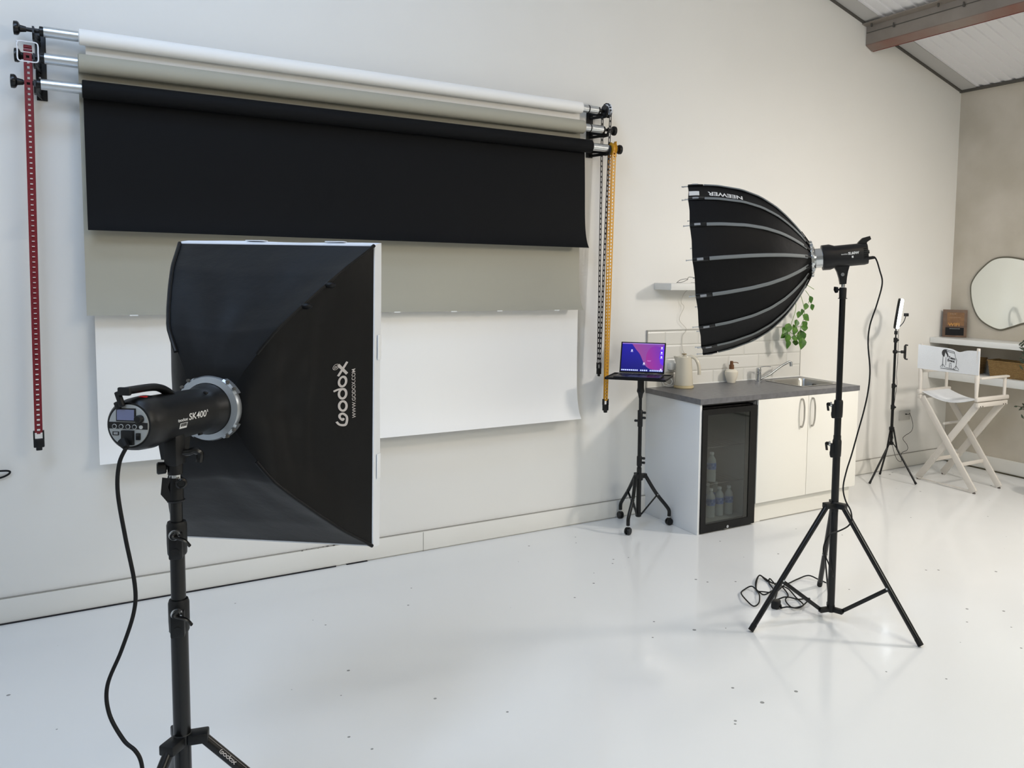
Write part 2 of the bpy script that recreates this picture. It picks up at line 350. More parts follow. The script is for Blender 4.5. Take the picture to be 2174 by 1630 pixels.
wirew = mat('white_wire', '#e8eaee', .4)
def guard(x, y, z, m, lab, wd=.075, hgt=.085):
    b = B(); pts = []
    for a, c in ((-wd/2, hgt/2), (wd/2, hgt/2), (wd/2, -hgt/2), (-wd/2, -hgt/2)):
        pts.append((x+a, y, z+c))
    pp = []
    for i in range(4):
        p, q = V(pts[i]), V(pts[(i+1) % 4]); pp += [p.lerp(q, .12), p.lerp(q, .5), p.lerp(q, .88)]
    b.tube(pp, .0028, 6, closed=True, smooth=3); b.tube([pts[0], (pts[0][0], y+.05, z+hgt/2-.01)], .0028, 6, smooth=0)
    return b
q = 4.55
ROLL['grey'].part('chain_guard', guard(-.150, 4.545, 2.632, wirew, ''), wirew, label='white wire guard')
b = B(); b.turn((2.915, 4.655, 2.752), (1, 0, 0), [(0, .02), (0, .040), (.006, .040), (.006, .030), (.034, .030), (.034, .040), (.04, .040), (.04, .02)], 24)
ROLL['white'].part('chain_wheel', b, blkc)
b = B(); b.tube([(2.937, 4.655-.047*math.cos(a), 2.752+.047*math.sin(a)) for a in [rad(-35+25*i) for i in range(8)]], .011, 8, flat=.25); ROLL['white'].part('chain_guard', b, wirew, label='white chain guard')
b = B(); b.turn((2.935, 4.608, 2.508), (1, 0, 0), [(0, .018), (0, .034), (.005, .042), (.010, .030), (.028, .030), (.033, .042), (.038, .034), (.038, .018)], 14); b.box((2.977, 4.608, 2.508), (.003, .03, .10), bev=.001)
ROLL['black'].part('chain_wheel', b, yelm, label='yellow chain wheel')

# ================================================================== FRONT LIGHT STAND
def vcyl(b, x, y, z0, z1, r, n=28): b.cyl((x, y, z0), (x, y, z1), r, n=n)
def polar(c, az, rr, z): return V((c[0]+rr*math.sin(az), c[1]+rr*math.cos(az), z))
def light_stand(px, py, lab, secs, collars, hub, foot_r, leg_az, knob_az, brace_r, legr, grp, ztop):
    t = Thing('light_stand', lab, 'light stand', (px, py, 0), grp)
    for z0, z1, r in secs:
        b = B(); vcyl(b, px, py, z0, z1, r); t.part('tube_section', b, stand_m)
    for zc, hgt, r, kz in collars:
        b = B(); b.turn((px, py, zc-hgt/2), (0, 0, 1), [(0, r*.92), (.004, r), (hgt*.35, r*1.04), (hgt*.9, r*1.04), (hgt, r*.93)], 28)
        az = knob_az; o = polar((px, py), az, r*.9, zc-hgt*.15); d = V((math.sin(az), math.cos(az), 0)); b.box(o, (r*1.4, r*1.2, hgt*.8), rot=M.Rotation(-az, 4, 'Z'), bev=.004)
        c = t.part('collar', b, blackm)
        o2 = polar((px, py), az, r*1.5, zc+kz)
        b = B(); b.cyl(o2, o2+d*.008, .0125, n=16); t.part('bolt', b, chrome, c)
        b = B(); sd = V((d.y, -d.x, 0))
        b.cyl(o2+d*.008, o2+d*.018, .009, n=14)
        b.tube([o2+d*.016-sd*.006+V((0, 0, .006)), o2+d*.02+V((0, 0, 0)), o2+d*.02-sd*.022+V((0, 0, -.010)), o2+d*.018-sd*.034+V((0, 0, -.026))], .006, 8, flat=.6); t.part('knob', b, blackg, c)
        b = B(); o3 = polar((px, py), az, r*1.4, zc-hgt*.32); b.cyl(o3, o3+d*.004, .0095, n=16); t.part('rivet', b, blackg, c)
    # spider hub
    hz, hr = hub
    b = B(); b.turn((px, py, hz-.055), (0, 0, 1), [(0, hr*.8), (.005, hr*.85), (.05, hr*.95), (.055, hr*.8)], 24)
    for az in leg_az:
        d = V((math.sin(az), math.cos(az), 0)); b.box(V((px, py, hz-.018))+d*(hr+.014), (legr*3.1, .046, .026), rot=M.Rotation(-az, 4, 'Z'), bev=.004)
    t.part('hub', b, blackm)
    for az in leg_az:
        d = V((math.sin(az), math.cos(az), 0)); a = V((px, py, hz-.022))+d*(hr+.024); f = V((px, py, legr*.8))+d*foot_r
        b = B(); b.cyl(a, f, legr, n=18); lg = t.part('leg', b, stand_m)
        b = B(); b.cyl(f-(f-a).normalized()*.03, f+(f-a).normalized()*.004, legr*1.05, n=18); t.part('foot', b, rubber, lg)
        b = B(); sd = V((d.y, -d.x, 0)); b.cyl(a+sd*legr*1.3, a-sd*legr*1.3, .006, n=10); t.part('rivet', b, chrome, lg)
        if brace_r:
            k = (brace_r-(hr+.03))/(foot_r-(hr+.03)); m_ = a.lerp(f, k); low = V((px, py, .058))+d*.055
            b = B(); b.beam(low, m_-V((0, 0, legr)), .007, .019, sd, .001); t.part('brace', b, stand_m)
            b = B(); b.cyl(m_+sd*.014-V((0, 0, legr*.6)), m_-sd*.014-V((0, 0, legr*.6)), .005, n=10); t.part('rivet', b, chrome, lg)
    if brace_r:
        b = B(); vcyl(b, px, py, .045, .078, hr*.9)
        for az in leg_az:
            d = V((math.sin(az), math.cos(az), 0)); b.box(V((px, py, .058))+d*.04, (.026, .05, .022), rot=M.Rotation(-az, 4, 'Z'), bev=.003)
        t.part('lower_hub', b, blackm)
    return t
FX, FY = .186, 2.218
def zat(x, y, py):
    lo, hi = -1, 5
    for _ in range(40):
        m_ = (lo+hi)/2; q = V((x, y, m_))-CP; yy = PPY-FPX*q.dot(cu)/q.dot(cf)
        if yy > py: lo = m_
        else: hi = m_
    return lo
AZF = math.atan2(FX, FY)                      # direction from the camera
def imaz(a): return AZF+rad(90-a)             # azimuth for an angle measured in plan from image right
KA = AZF+PI+rad(8)
light_stand(FX, FY, 'black light stand in the foreground holding the strobe', [(.20, .84, .0195), (.76, 1.03, .0165), (.99, 1.16, .0138)], [(.853, .082, .0225, .018), (1.046, .082, .0215, .018)], (.556, .022), .50, [imaz(-8), imaz(-128), imaz(97)], KA, .27, .0125, None, 1.16)
o = [x for x in bpy.data.objects if x.name == 'light_stand'][0]
tf = o; inv = M.Translation(V((FX, FY, 0))).inverted()
b = B(); vcyl(b, FX, FY, .055, .5, .0185); mesh_obj('tube_section', b, stand_m, tf, inv)

lgs = [x for x in tf.children if x.name.startswith('leg')][0]
d = V((math.sin(imaz(-8)), math.cos(imaz(-8)), 0)); a_ = V((FX, FY, .534))+d*.046; f_ = V((FX, FY, .01))+d*.50; ax_ = (f_-a_).normalized(); toc = (CP-a_).normalized(); nn = (toc-ax_*toc.dot(ax_)).normalized(); sd_ = nn.cross(ax_)
godox_leg = (a_+ax_*.055, ax_, sd_, nn)
# ------------------------------------------------------------------ STROBE
def view_frame(o, az, pit):
    f = V((math.sin(az)*math.cos(pit), math.cos(az)*math.cos(pit), -math.sin(pit))); x = V((math.cos(az), -math.sin(az), 0)); y = x.cross(f)
    return frame(o, x, y, -f)
ringc = W(441, 867, d=2.17)
SF = view_frame(ringc, rad(38.5), rad(2.0))
housing = mat('charcoal_strobe_housing', '#101112', .4, bump=.04, bscale=500, spec=.35)
t = Thing('studio_strobe', 'black cylindrical studio strobe with grey rear control panel', 'strobe light', SF @ V((0, -.05, .12)))
b = B(SF); b.turn((0, 0, .001), (0, 0, 1), [(0, .05), (0, .067), (.012, .066), (.03, .0585), (.05, .0575), (.225, .0588), (.245, .0625), (.28, .0605), (.296, .0575), (.302, .052), (.302, .03)], 56); body = t.part('housing', b, housing)
for a in (1.0, 2.2, 3.6, 5.0):
    b = B(SF); b.box((.0585*math.cos(a), .0585*math.sin(a), .06), (.008, .008, .012), rot=M.Rotation(a, 4, 'Z'), bev=.002); t.part('latch', b, blackm, body)
b = B(SF); b.turn((0, 0, .3025), (0, 0, 1), [(0, .0478), (.003, .0470), (.0035, .0455)], 56); pan = t.part('control_panel', b, mat('grey_control_panel', '#a2a5a4', .45, metal=.3))
def pz(X, Y): return ((X-430)*.000206, (668-Y)*.000206)
b = B(SF)
ylo, yhi = pz(0, 705)[1], pz(0, 632)[1]; R_ = .0468; pts = []
for yy, sgn in ((ylo, 1), (yhi, 1), (yhi, -1), (ylo, -1)): pts.append((sgn*math.sqrt(R_*R_-yy*yy), yy, .3060))
b.prism(pts, (0, 0, .0008)); t.part('button_band', b, blackg, pan)
cx_, cy_ = pz(407, 550)
b = B(SF); b.box((cx_, cy_, .307), (.047, .030, .002), bev=.0005); t.part('display_bezel', b, blackg, pan)
b = B(SF); b.box((cx_, cy_, .3085), (.041, .024, .0012)); t.part('display', b, mat('grey_blue_lcd', '#6d7290', .25), pan)
cx_, cy_ = pz(570, 590); b = B(SF); b.turn((cx_, cy_, .3055), (0, 0, 1), [(0, .0092), (.010, .0088), (.012, .0075)], 24); t.part('dial', b, blackm, pan)
greyr = mat('light_grey_print', '#c4c6c6', .5)
for X in (272, 350, 430, 505):
    cx_, cy_ = pz(X, 680); b = B(SF); b.turnclosed((cx_, cy_, .3066), (0, 0, 1), [(0, .0042), (0, .0053), (.001, .0053), (.001, .0042)], 20); b2 = t.part('button', b, greyr, pan)
    b = B(SF); b.cyl((cx_, cy_, .3062), (cx_, cy_, .3085), .0040, n=16); t.part('button_cap', b, blackm, b2 if False else pan)
cx_, cy_ = pz(582, 680); b = B(SF); b.cyl((cx_, cy_, .3062), (cx_, cy_, .3085), .0042, n=16); t.part('test_button', b, greyr, pan)
cx_, cy_ = pz(285, 757); b = B(SF); b.box((cx_, cy_, .3065), (.0145, .0085, .002)); t.part('usb_port', b, blackg, pan); b = B(SF); b.box((cx_+.001, cy_-.001, .308), (.010, .0016, .0008)); b.box((cx_+.001, cy_+.002, .308), (.010, .001, .0008)); t.part('contact', b, greyr, pan)
cx_, cy_ = pz(430, 800); b = B(SF); b.box((cx_, cy_, .308), (.029, .033, .008), bev=.001); t.part('power_inlet', b, blackm, pan)
cx_, cy_ = pz(548, 785); b = B(SF); b.box((cx_, cy_, .307), (.0105, .0155, .004), bev=.001); t.part('power_switch', b, blackg, pan); b = B(SF); b.box((cx_, cy_-.002, .3098), (.006, .007, .002), rot=M.Rotation(.2, 4, 'X')); t.part('rocker', b, blackm, pan)
# handle
b = B(SF); b.tube([(.0, .050, .15), (0, .064, .172), (0, .075, .20), (0, .079, .235), (0, .079, .315)], .0145, 12, flat=.62, up=(0, 1, 0)); b.box((0, .0785, .318), (.029, .0185, .010), bev=.003)
b.box((-.0155, .060, .312), (.011, .036, .012), rot=M.Rotation(.35, 4, 'Z'), bev=.003); b.box((-.024, .045, .304), (.012, .018, .016), rot=M.Rotation(.4, 4, 'Z'), bev=.003); t.part('handle', b, blackm)
b = B(SF); b.turn((.004, .054, .262), (0, 1, 0), [(0, .012), (.006, .011), (.008, .008)], 16); t.part('slave_sensor', b, mat('red_translucent_cap', '#b01820', .25, emit='#b01820', es=.15), label='red sensor cap')
# mounting neck
b = B(SF); b.prism([(-.02, -.045, .178), (-.02, -.045, .105), (-.018, -.105, .118), (-.018, -.105, .165)], (.04, 0, 0)); t.part('neck', b, housing)
Pt = V((FX, FY, 0)); nz = zat(FX, FY, 985)
b = B(); b.box((FX, FY, nz+.035), (.034, .040, .075), rot=M.Rotation(-rad(38.5), 4, 'Z'), bev=.006); vcyl(b, FX, FY, zat(FX, FY, 1006), nz+.02, .0165); t.part('mount', b, blackm)
kd = V((math.cos(AZF), -math.sin(AZF), 0))
kp = V((FX, FY, zat(FX, FY, 991)))-kd*.016
b = B(); b.cyl(kp+kd*.01, kp-kd*.004, .005, n=10); b.turn(kp-kd*.002, -kd, [(0, .010), (.002, .014), (.018, .015), (.021, .012)], 12); t.part('locking_knob', b, blackm)
kq = V((FX, FY, zat(FX, FY, 962)))+kd*.02
b = B(); b.cyl(kq-kd*.01, kq+kd*.014, .008, n=12); b.tube([kq+kd*.012, kq+kd*.022+V((0, 0, .003)), kq+kd*.034+V((0, 0, -.004)), kq+kd*.032+V((0, 0, -.026))], .0085, 8); t.part('tilt_lever', b, blackg)
b = B(); zz = zat(FX, FY, 1010); vcyl(b, FX, FY, zz-.004, zz+.004, .0125); t.part('spigot_ring', b, chrome)
b = B(); z0_, z1_ = zat(FX, FY, 1064), zat(FX, FY, 1013); b.turn((FX, FY, z0_), (0, 0, 1), [(0, .019), (.004, .0205), (.006, .0175), (z1_-z0_-.004, .0165), (z1_-z0_, .014)], 24); sk = t.part('spigot_socket', b, blackm)
kk = V((FX, FY, zat(FX, FY, 1030)))
b = B(); c0 = kk-kd*.028+V((0, 0, -.004)); b.prism([c0+V((0, 0, .026)), c0+kd*.018+V((0, 0, .022)), c0+kd*.012+V((0, 0, .004)), c0+kd*.020+V((0, 0, -.028)), c0+kd*.008+V((0, 0, -.030)), c0-kd*.004+V((0, 0, -.012))], -V((math.sin(AZF), math.cos(AZF), 0))*.012); t.part('wing_knob', b, blackm, sk)
dcam = -V((math.sin(AZF), math.cos(AZF), 0)); b = B(); k2 = kk+kd*.012+V((0, 0, .008)); b.turn(k2+dcam*.012, dcam, [(0, .013), (.010, .013), (.013, .009), (.010, .008)], 18); t.part('umbrella_clamp', b, blackg, sk)
# lettering on the housing: cylinder wrap
def wrapF(u0, v0, rr):   # u forward along the axis (towards softbox = -z), v around (up)
    def fn(u, v, h):
        a = rad(v0)+v/rr; zz = u0-u; r2 = .0588+h
        return (r2*math.cos(a), r2*math.sin(a), zz)
    return fn
def godox(b, fn, s, x0=0, y0=0):
    """outlined rounded wordmark, letter height s"""
    f = lambda u, v, h: fn(x0+u*s, y0+v*s, h); wd = .24
    ell = lambda cx, cy, rx, ry, a0=0, a1=360, n=20: [(cx+rx*math.cos(rad(a0+(a1-a0)*i/n)), cy+ry*math.sin(rad(a0+(a1-a0)*i/n))) for i in range(n+(0 if a1-a0 == 360 else 1))]
    L = lambda k: .66+1.36*k
    b.ribbon(f, [(.20, 1.16), (-.10, .86), (-.06, .30), (.34, .11), (.86, .13), (1.16, .50), (1.02, .82), (.72, .84), (.46, .58), (.66, .42)], wd, smooth=5)
    b.ribbon(f, ell(L(1), .5, .53, .385), wd, smooth=0, closed=True)
    b.ribbon(f, ell(L(2), .5, .53, .385), wd, smooth=0, closed=True); b.ribbon(f, [(L(2)+.54, .45), (L(2)+.56, .95), (L(2)+.42, 1.40)], wd*.9, smooth=4)
    b.ribbon(f, ell(L(3), .5, .53, .385), wd, smooth=0, closed=True)
    b.ribbon(f, [(L(4)-.62, .02), (L(4)+.66, .98)], wd*1.1, smooth=0); b.ribbon(f, [(L(4)-.62, .98), (L(4)+.66, .02)], wd*1.1, smooth=0)
whitel = mat('white_print', '#dcdcda', .5); greyl = mat('silver_grey_print', '#b9b3af', .55)
lo_, lx_, ls_, ln_ = godox_leg
b = B(); godox(b, lambda u, v, h: lo_+lx_*u+ls_*(v-.004)+ln_*(math.sqrt(max(0, .0127**2-(v-.004)**2))+h), .0075); mesh_obj('lettering', b, greyl, lgs, M.Translation(V((FX, FY, 0))).inverted(), label='silver wordmark on the leg')
b = B(SF); godox(b, wrapF(.213, -4, .058), .0052); b.text('SK400', wrapF(.174, -4, .058), .0215, .0006, bold=.0004, shear=.15, fitw=.072); b.text('II', wrapF(.098, 6, .058), .008, .0006, bold=.0003); t.part('lettering', b, whitel, label='white model lettering')
b = B(SF); fn = wrapF(.205, -21, .058)
b.loops([[fn(u*.028, v*.0135, hh) for v, hh in ((0, .0002), (1, .0002), (1, .0007), (0, .0007))] for u in (0, .33, .66, 1)]); st = t.part('barcode_sticker', b, whitel)
b = B(SF)
for k in range(13):
    u = .003+k*.0018; wq = random.choice((.0005, .001)); b.loops([[fn(uu, v, hh) for v, hh in ((.005, .0007), (.0125, .0007), (.0125, .0010), (.005, .0010))] for uu in (u, u+wq)])
t.part('barcode', b, blackg, st)

# ------------------------------------------------------------------ RECTANGULAR SOFTBOX
HWX, HWY, ZR, ZF = .306, .4525, -.355, -.405
def sbpt(side, e, tt, h=0):
    """side 0 right 1 top 2 left 3 bottom; e 0..1 along the side; tt 0 ring .. 1 rim; h outwards"""
    c = [(1, -1), (1, 1), (-1, 1), (-1, -1)]; a, c2 = c[side], c[(side+1) % 4]
    rx, ry = (a[0]+(c2[0]-a[0])*e)*HWX, (a[1]+(c2[1]-a[1])*e)*HWY
    ang = rad(-45+90*side+90*e); cx, cy = .083*math.cos(ang), .083*math.sin(ang)
    PR = ((0, 0), (.05, .17), (.15, .37), (.3, .506), (.49, .66), (.69, .81), (.93, .955), (1.001, 1))
    for (ta, sa), (tb_, sb_) in zip(PR, PR[1:]):
        if tt <= tb_: s = sa+(sb_-sa)*(tt-ta)/(tb_-ta); break
    m4 = 4*e*(1-e); sag = (.17 if side in (0, 2) else .09)*math.sin(PI*min(1, max(0, tt)**.62))*m4
    s2 = s-sag*(.6 if side == 2 else 1)
    # soft creases fanning from the ribs
    wr = min(1, 3*m4)*.010*math.sin(PI*tt)*(math.sin(9*e+5*tt)*.5+math.sin(23*e*(1-.4*tt)+2)*.28)*(.6 if side == 0 else .4)+(.008*math.exp(-((tt-.40-.06*e)/.035)**2)-.005*math.exp(-((tt-.31+.05*e)/.03)**2))*m4*(side == 0)
    n = V((math.cos(ang), math.sin(ang), .25)).normalized()
    p = V((cx*(1-s2)+rx*s2, cy*(1-s2)+ry*s2, -.02+(ZR+.02)*tt)); return p+n*(wr+h)
fab = mat('black_softbox_nylon', '#07080a', .44, bump=.45, bscale=6, spec=.22); fabr = mat('white_softbox_velcro_rim', '#e2e6ec', .6, bump=.2, bscale=25)
t = Thing('softbox', 'large black rectangular softbox with white rim on the strobe', 'softbox', SF @ V((0, 0, -.2)))
for side, nm in ((0, 'side_panel'), (1, 'top_panel'), (2, 'side_panel'), (3, 'bottom_panel')):
    b = B(SF); NE, NT = 34, 26
    b.loops([[sbpt(side, i/NE, j/NT) for i in range(NE+1)]+[sbpt(side, i/NE, j/NT, -.0015) for i in range(NE, -1, -1)] for j in range(NT+1)]); pnl = t.part(nm, b, fab, ang=60)
    if side == 0: rp = pnl
for k in range(4):
    b = B(SF); b.tube([sbpt(k, 0, j/14, .002)+V((0, 0, .005*(1-j/14)+.001)) for j in range(1, 15)], .0055, 8, smooth=2); t.part('rib', b, fab)
for k, (tt, hh) in enumerate(((.36, .010), (.55, .012))):
    p = sbpt(0, .985, tt, hh)
    b = B(SF); b.ball(p, .018, (1.0, .5, .9), 12); t.part('rib_pocket', b, fab)
# rim: white velcro band with slightly uneven sides
b = B(SF)
def rr(hx, hy, z, n=10, wob=0):
    out = []; cs = [(1, -1), (1, 1), (-1, 1), (-1, -1)]
    for k in range(4):
        a, c2 = cs[k], cs[(k+1) % 4]
        for i in range(n):
            e = i/n; wv = wob*math.sin(e*9+k)*math.sin(PI*e)
            out.append((( a[0]+(c2[0]-a[0])*e)*(hx+wv), (a[1]+(c2[1]-a[1])*e)*(hy+wv), z))
    return out
b.loops([rr(HWX-.004, HWY-.004, ZR+.001), rr(HWX+.003, HWY+.003, ZR), rr(HWX+.006, HWY+.008, ZR-.02, wob=.002), rr(HWX+.005, HWY+.012, ZF+.004, wob=.002), rr(HWX, HWY+.006, ZF), rr(HWX-.03, HWY-.03, ZF)], caps=False); rim = t.part('rim_band', b, fabr)
for side, e in ((1, .22), (1, .62), (0, .66), (0, .27), (2, .5)):
    b = B(SF); cs = [(1, -1), (1, 1), (-1, 1), (-1, -1)]; a, c2 = cs[side], cs[(side+1) % 4]
    p = V(((a[0]+(c2[0]-a[0])*e)*(HWX+.009), (a[1]+(c2[1]-a[1])*e)*(HWY+.0125), ZR-.026)); hz = (.0025, .075, .026) if side in (0, 2) else (.06, .0025, .024)
    b.box(p, hz, bev=.0008); t.part('velcro_tab', b, mat('white_velcro', '#e9ecf0', .8), rim)
b = B(SF); b.box((0, 0, ZF+.012), (HWX*2-.03, HWY*2-.03, .002)); t.part('diffuser', b, mat('white_diffusion_cloth', '#e6e6e4', .7))
ringm = mat('silver_speed_ring', '#a7adb2', .32, metal=.75)
b = B(SF); b.turnclosed((0, 0, -.024), (0, 0, 1), [(0, .066), (0, .082), (.018, .086), (.026, .083), (.030, .068)], 48); sr = t.part('speed_ring', b, ringm)
for k in range(4):
    a0 = rad(45+90*k); b = B(SF); b.loops([[V((r_*math.cos(a), r_*math.sin(a), z_)) for r_, z_ in ((.082, -.03), (.0885, -.028), (.0885, -.004), (.082, .002))] for a in [a0+rad(-17+34*i/8) for i in range(9)]]); t.part('rib_holder', b, ringm, sr)
    b = B(SF); 
    for dd in (-8, 8): b.cyl((.090*math.cos(a0+rad(dd)), .090*math.sin(a0+rad(dd)), -.004), (.090*math.cos(a0+rad(dd)), .090*math.sin(a0+rad(dd)), .003), .004, n=8)
    t.part('screw', b, dark, sr)
# wordmark on the right panel, reading upwards
def sbtext(e0, t0, lv=.905, lt=.098):
    # text u runs upwards along the side, v runs towards the ring
    def fn(u, v, h):
        return sbpt(0, e0+u/lv, t0-v/.40, .0012+h)
    return fn
b = B(SF); godox(b, sbtext(.401, .77), .0332); b.text('®', sbtext(.632, .695), .03, .0006, off=(0, .0)); t.part('wordmark', b, greyl, rp, label='silver-grey wordmark')
b = B(SF); b.text('WWW.GODOX.COM', sbtext(.428, .84), .0180, .0006, bold=.0002, fitw=.168); t.part('web_address', b, greyl, rp)
# cable of the strobe
pl0 = SF @ V((pz(395, 845)[0], pz(395, 845)[1], .314))
cd = W(268, 950, d=1.845)
b = B(); b.tube([pl0, pl0.lerp(cd, .35), pl0.lerp(cd, .7), cd], .0085, 10, rf=lambda u: .0115-.005*u)
pts = [cd]+[W(x, y, d=dd) for x, y, dd in ((253, 985, 1.84), (250, 1045, 1.84), (266, 1140, 1.84), (286, 1240, 1.85), (284, 1300, 1.85), (258, 1380, 1.85), (228, 1455, 1.85), (232, 1515, 1.84), (262, 1570, 1.83), (286, 1592, 1.82), (298, 1612, 1.82), (303, 1640, 1.82), (303, 1675, 1.82))]
e = pts[-1]; pts += [V((e.x+.0, e.y, .44)), V((e.x-.01, e.y, .30)), V((e.x+.02, e.y-.03, .12)), V((e.x+.05, e.y-.08, .012)), V((e.x-.1, e.y-.3, .008)), V((e.x-.5, e.y-.5, .008))]
b.tube(pts, .0043, 10, smooth=8)
solo('power_cable', b, rubber, 'thick black cable hanging from the back of the strobe', 'cable', tuple(pts[0]))

# ================================================================== RIGHT LIGHT
RX, RY = 3.10, 2.757
legaz = [math.atan2(2.683-RX, 2.852-RY), math.atan2(3.234-RX, 2.323-RY), math.atan2(3.388-RX, 3.098-RY)]
AZR = math.atan2(RX, RY); kaz = AZR-rad(95)
t = light_stand(RX, RY, 'tall black light stand on three legs carrying the round softbox', [(.055, .93, .0185), (.88, 1.10, .0165), (1.06, 1.60, .0148)], [(.868, .085, .021, .02), (1.062, .085, .021, .02)], (.602, .022), .447, legaz, kaz, .285, .0135, None, 1.64)
b = B(); z0_ = zat(RX, RY, 634); z1_ = zat(RX, RY, 610); b.turn((RX, RY, z0_), (0, 0, 1), [(0, .022), (.003, .022), (.004, .017), (z1_-z0_-.004, .018), (z1_-z0_, .015)], 20); t.part('top_socket', b, blackm)
kd = V((math.cos(AZR), -math.sin(AZR), 0)); kk = V((RX, RY, zat(RX, RY, 615)))-kd*.018
b = B(); b.cyl(kk+kd*.01, kk-kd*.008, .005, n=8); b.prism([kk-kd*.008+V((0, -.006, .012)), kk-kd*.02+V((0, -.006, .014)), kk-kd*.021+V((0, -.006, -.002)), kk-kd*.014+V((0, -.006, -.016)), kk-kd*.008+V((0, -.006, -.012))], (0, .012, 0)); t.part('wing_knob', b, blackg)
hub = W(1727, 549, d=3.985)
NF = view_frame(hub, rad(-50), rad(6.3))      # local -z points out of the softbox
t = Thing('led_light', 'black video light with short tail fin behind the round softbox', 'studio light', NF @ V((0, 0, .15)))
hk = mat('black_led_housing', '#0d0d10', .4, bump=.03, bscale=300, spec=.35)
b = B(NF); n_ = 40
def rsq(hw, hh, z, k=4.0):
    out = []
    for i in range(n_):
        a = 2*PI*i/n_; c_, s_ = math.cos(a), math.sin(a); q = (abs(c_)**k+abs(s_)**k)**(-1/k); out.append((hw*c_*q, hh*s_*q, z))
    return out
b.loops([rsq(.040, .040, .038, 2.2), rsq(.052, .060, .040, 2.4), rsq(.053, .061, .075, 2.4), rsq(.050, .052, .10, 2.6), rsq(.050, .052, .235, 3), rsq(.047, .049, .250, 3), rsq(.034, .036, .252, 3)]); hs = t.part('housing', b, hk)
b = B(NF); b.prism([(-.016, .046, .205), (-.016, .060, .215), (-.016, .076, .235), (-.016, .082, .268), (-.016, .066, .272), (-.016, .054, .252), (-.016, .040, .250)], (.032, 0, 0)); t.part('tail_fin', b, blackm)
b = B(NF)
for k in range(6): b.box((-.0505, .005-.009*k+.02, .238), (.004, .004, .018))
b.box((0, .008, .256), (.02, .018, .012), bev=.003); t.part('vents', b, blackg)
b = B(NF); b.turnclosed((0, 0, .004), (0, 0, 1), [(0, .04), (0, .047), (.036, .047), (.036, .04)], 36); t.part('mount_collar', b, chrome)
yb = NF @ V((0, -.052, .125))
b = B(NF); b.prism([(-.022, -.046, .165), (-.022, -.046, .092), (-.018, -.075, .105), (-.014, -.105, .112), (-.014, -.135, .115), (-.014, -.135, .143), (-.014, -.105, .148), (-.018, -.075, .155)], (.036, 0, 0)); yk = t.part('yoke', b, blackm)
q = NF @ V((-.022, -.088, .128)); b = B(); dd = -V((math.sin(AZR), math.cos(AZR), 0)); b.cyl(q, q+dd*.010, .0085, n=12); t.part('yoke_bolt', b, chrome, yk)
b = B(); zz = zat(RX, RY, 606); vcyl(b, RX, RY, zz-.008, zz+.03, .009); t.part('spigot', b, chrome)
# lettering on the side facing the camera (local -x side)
def sidefn(u0, v0): return lambda u, v, h: (-.0503-h, v0+v, u0-u) if False else (-.0503-h, v0+v, u0+u)
b = B(NF); fn = lambda u, v, h: (-.0504-h, v, u)
b2 = lambda u0, v0: (lambda u, v, h: (-.0506-h, v0+v, u0+u))
godox(b, b2(.125, .004), .0042); b.text('SL60W', b2(.156, .003), .0165, .0006, bold=.0006); b.text('II', b2(.171, -.013), .012, .0006, bold=.0008, xs=1.4); t.part('lettering', b, whitel, hs, label='white model lettering')

# parabolic softbox
LAX, RIM = .552, .414
prof = [(0, .17), (.02, .21), (.06, .30), (.11, .40), (.19, .535), (.27, .65), (.4, .785), (.55, .885), (.75, .96), (.93, .997), (1, 1.0)]
def pr_(u):
    for (a, ra), (c_, rc) in zip(prof, prof[1:]):
        if u <= c_: return ra+(rc-ra)*(u-a)/(c_-a)
    return 1
def prs(u):   # smoothed
    return (pr_(max(0, u-.02))+pr_(u)+pr_(min(1, u+.02)))/3 if .02 < u < .98 else pr_(u)
ROT0 = rad(-5.7)
def para(k, u, h=0):      # k rib index (float), facet-flat between ribs with a small sag
    a = ROT0+2*PI*k/16; f = k-math.floor(k); a0 = ROT0+2*PI*math.floor(k)/16; a1 = a0+2*PI/16
    R = RIM*prs(u); p = V((math.cos(a0), math.sin(a0), 0)).lerp(V((math.cos(a1), math.sin(a1), 0)), f)*R
    sag = 4*f*(1-f)*.006*math.sin(PI*min(1, u)); 
    n = V((math.cos(a), math.sin(a), .3)).normalized()
    return V((p.x, p.y, -.015-LAX*u+.004*4*f*(1-f)*(1 if u > .99 else 0)))-n*(sag-h)
neew = mat('black_parabolic_nylon', '#08080a', .6, bump=.35, bscale=10, spec=.18)
t = Thing('parabolic_softbox', 'deep round black softbox with grey ribs on the tall stand', 'softbox', NF @ V((0, 0, -.3)))
for k in range(16):
    b = B(NF); us = [0, .01, .03, .06, .09, .13, .18, .23, .29, .36, .43, .51, .6, .7, .8, .87, .875, .94, 1.0]; nf = 7
    b.loops([[para(k+i/nf*.9999, u) for i in range(nf+1)]+[para(k+i/nf*.9999, u, -.0012) for i in range(nf, -1, -1)] for u in us]); t.part('fabric_panel', b, neew, ang=25)
piping = mat('grey_rib_piping', '#6f7476', .6); tabm = mat('grey_rib_tab', '#8c8f94', .5)
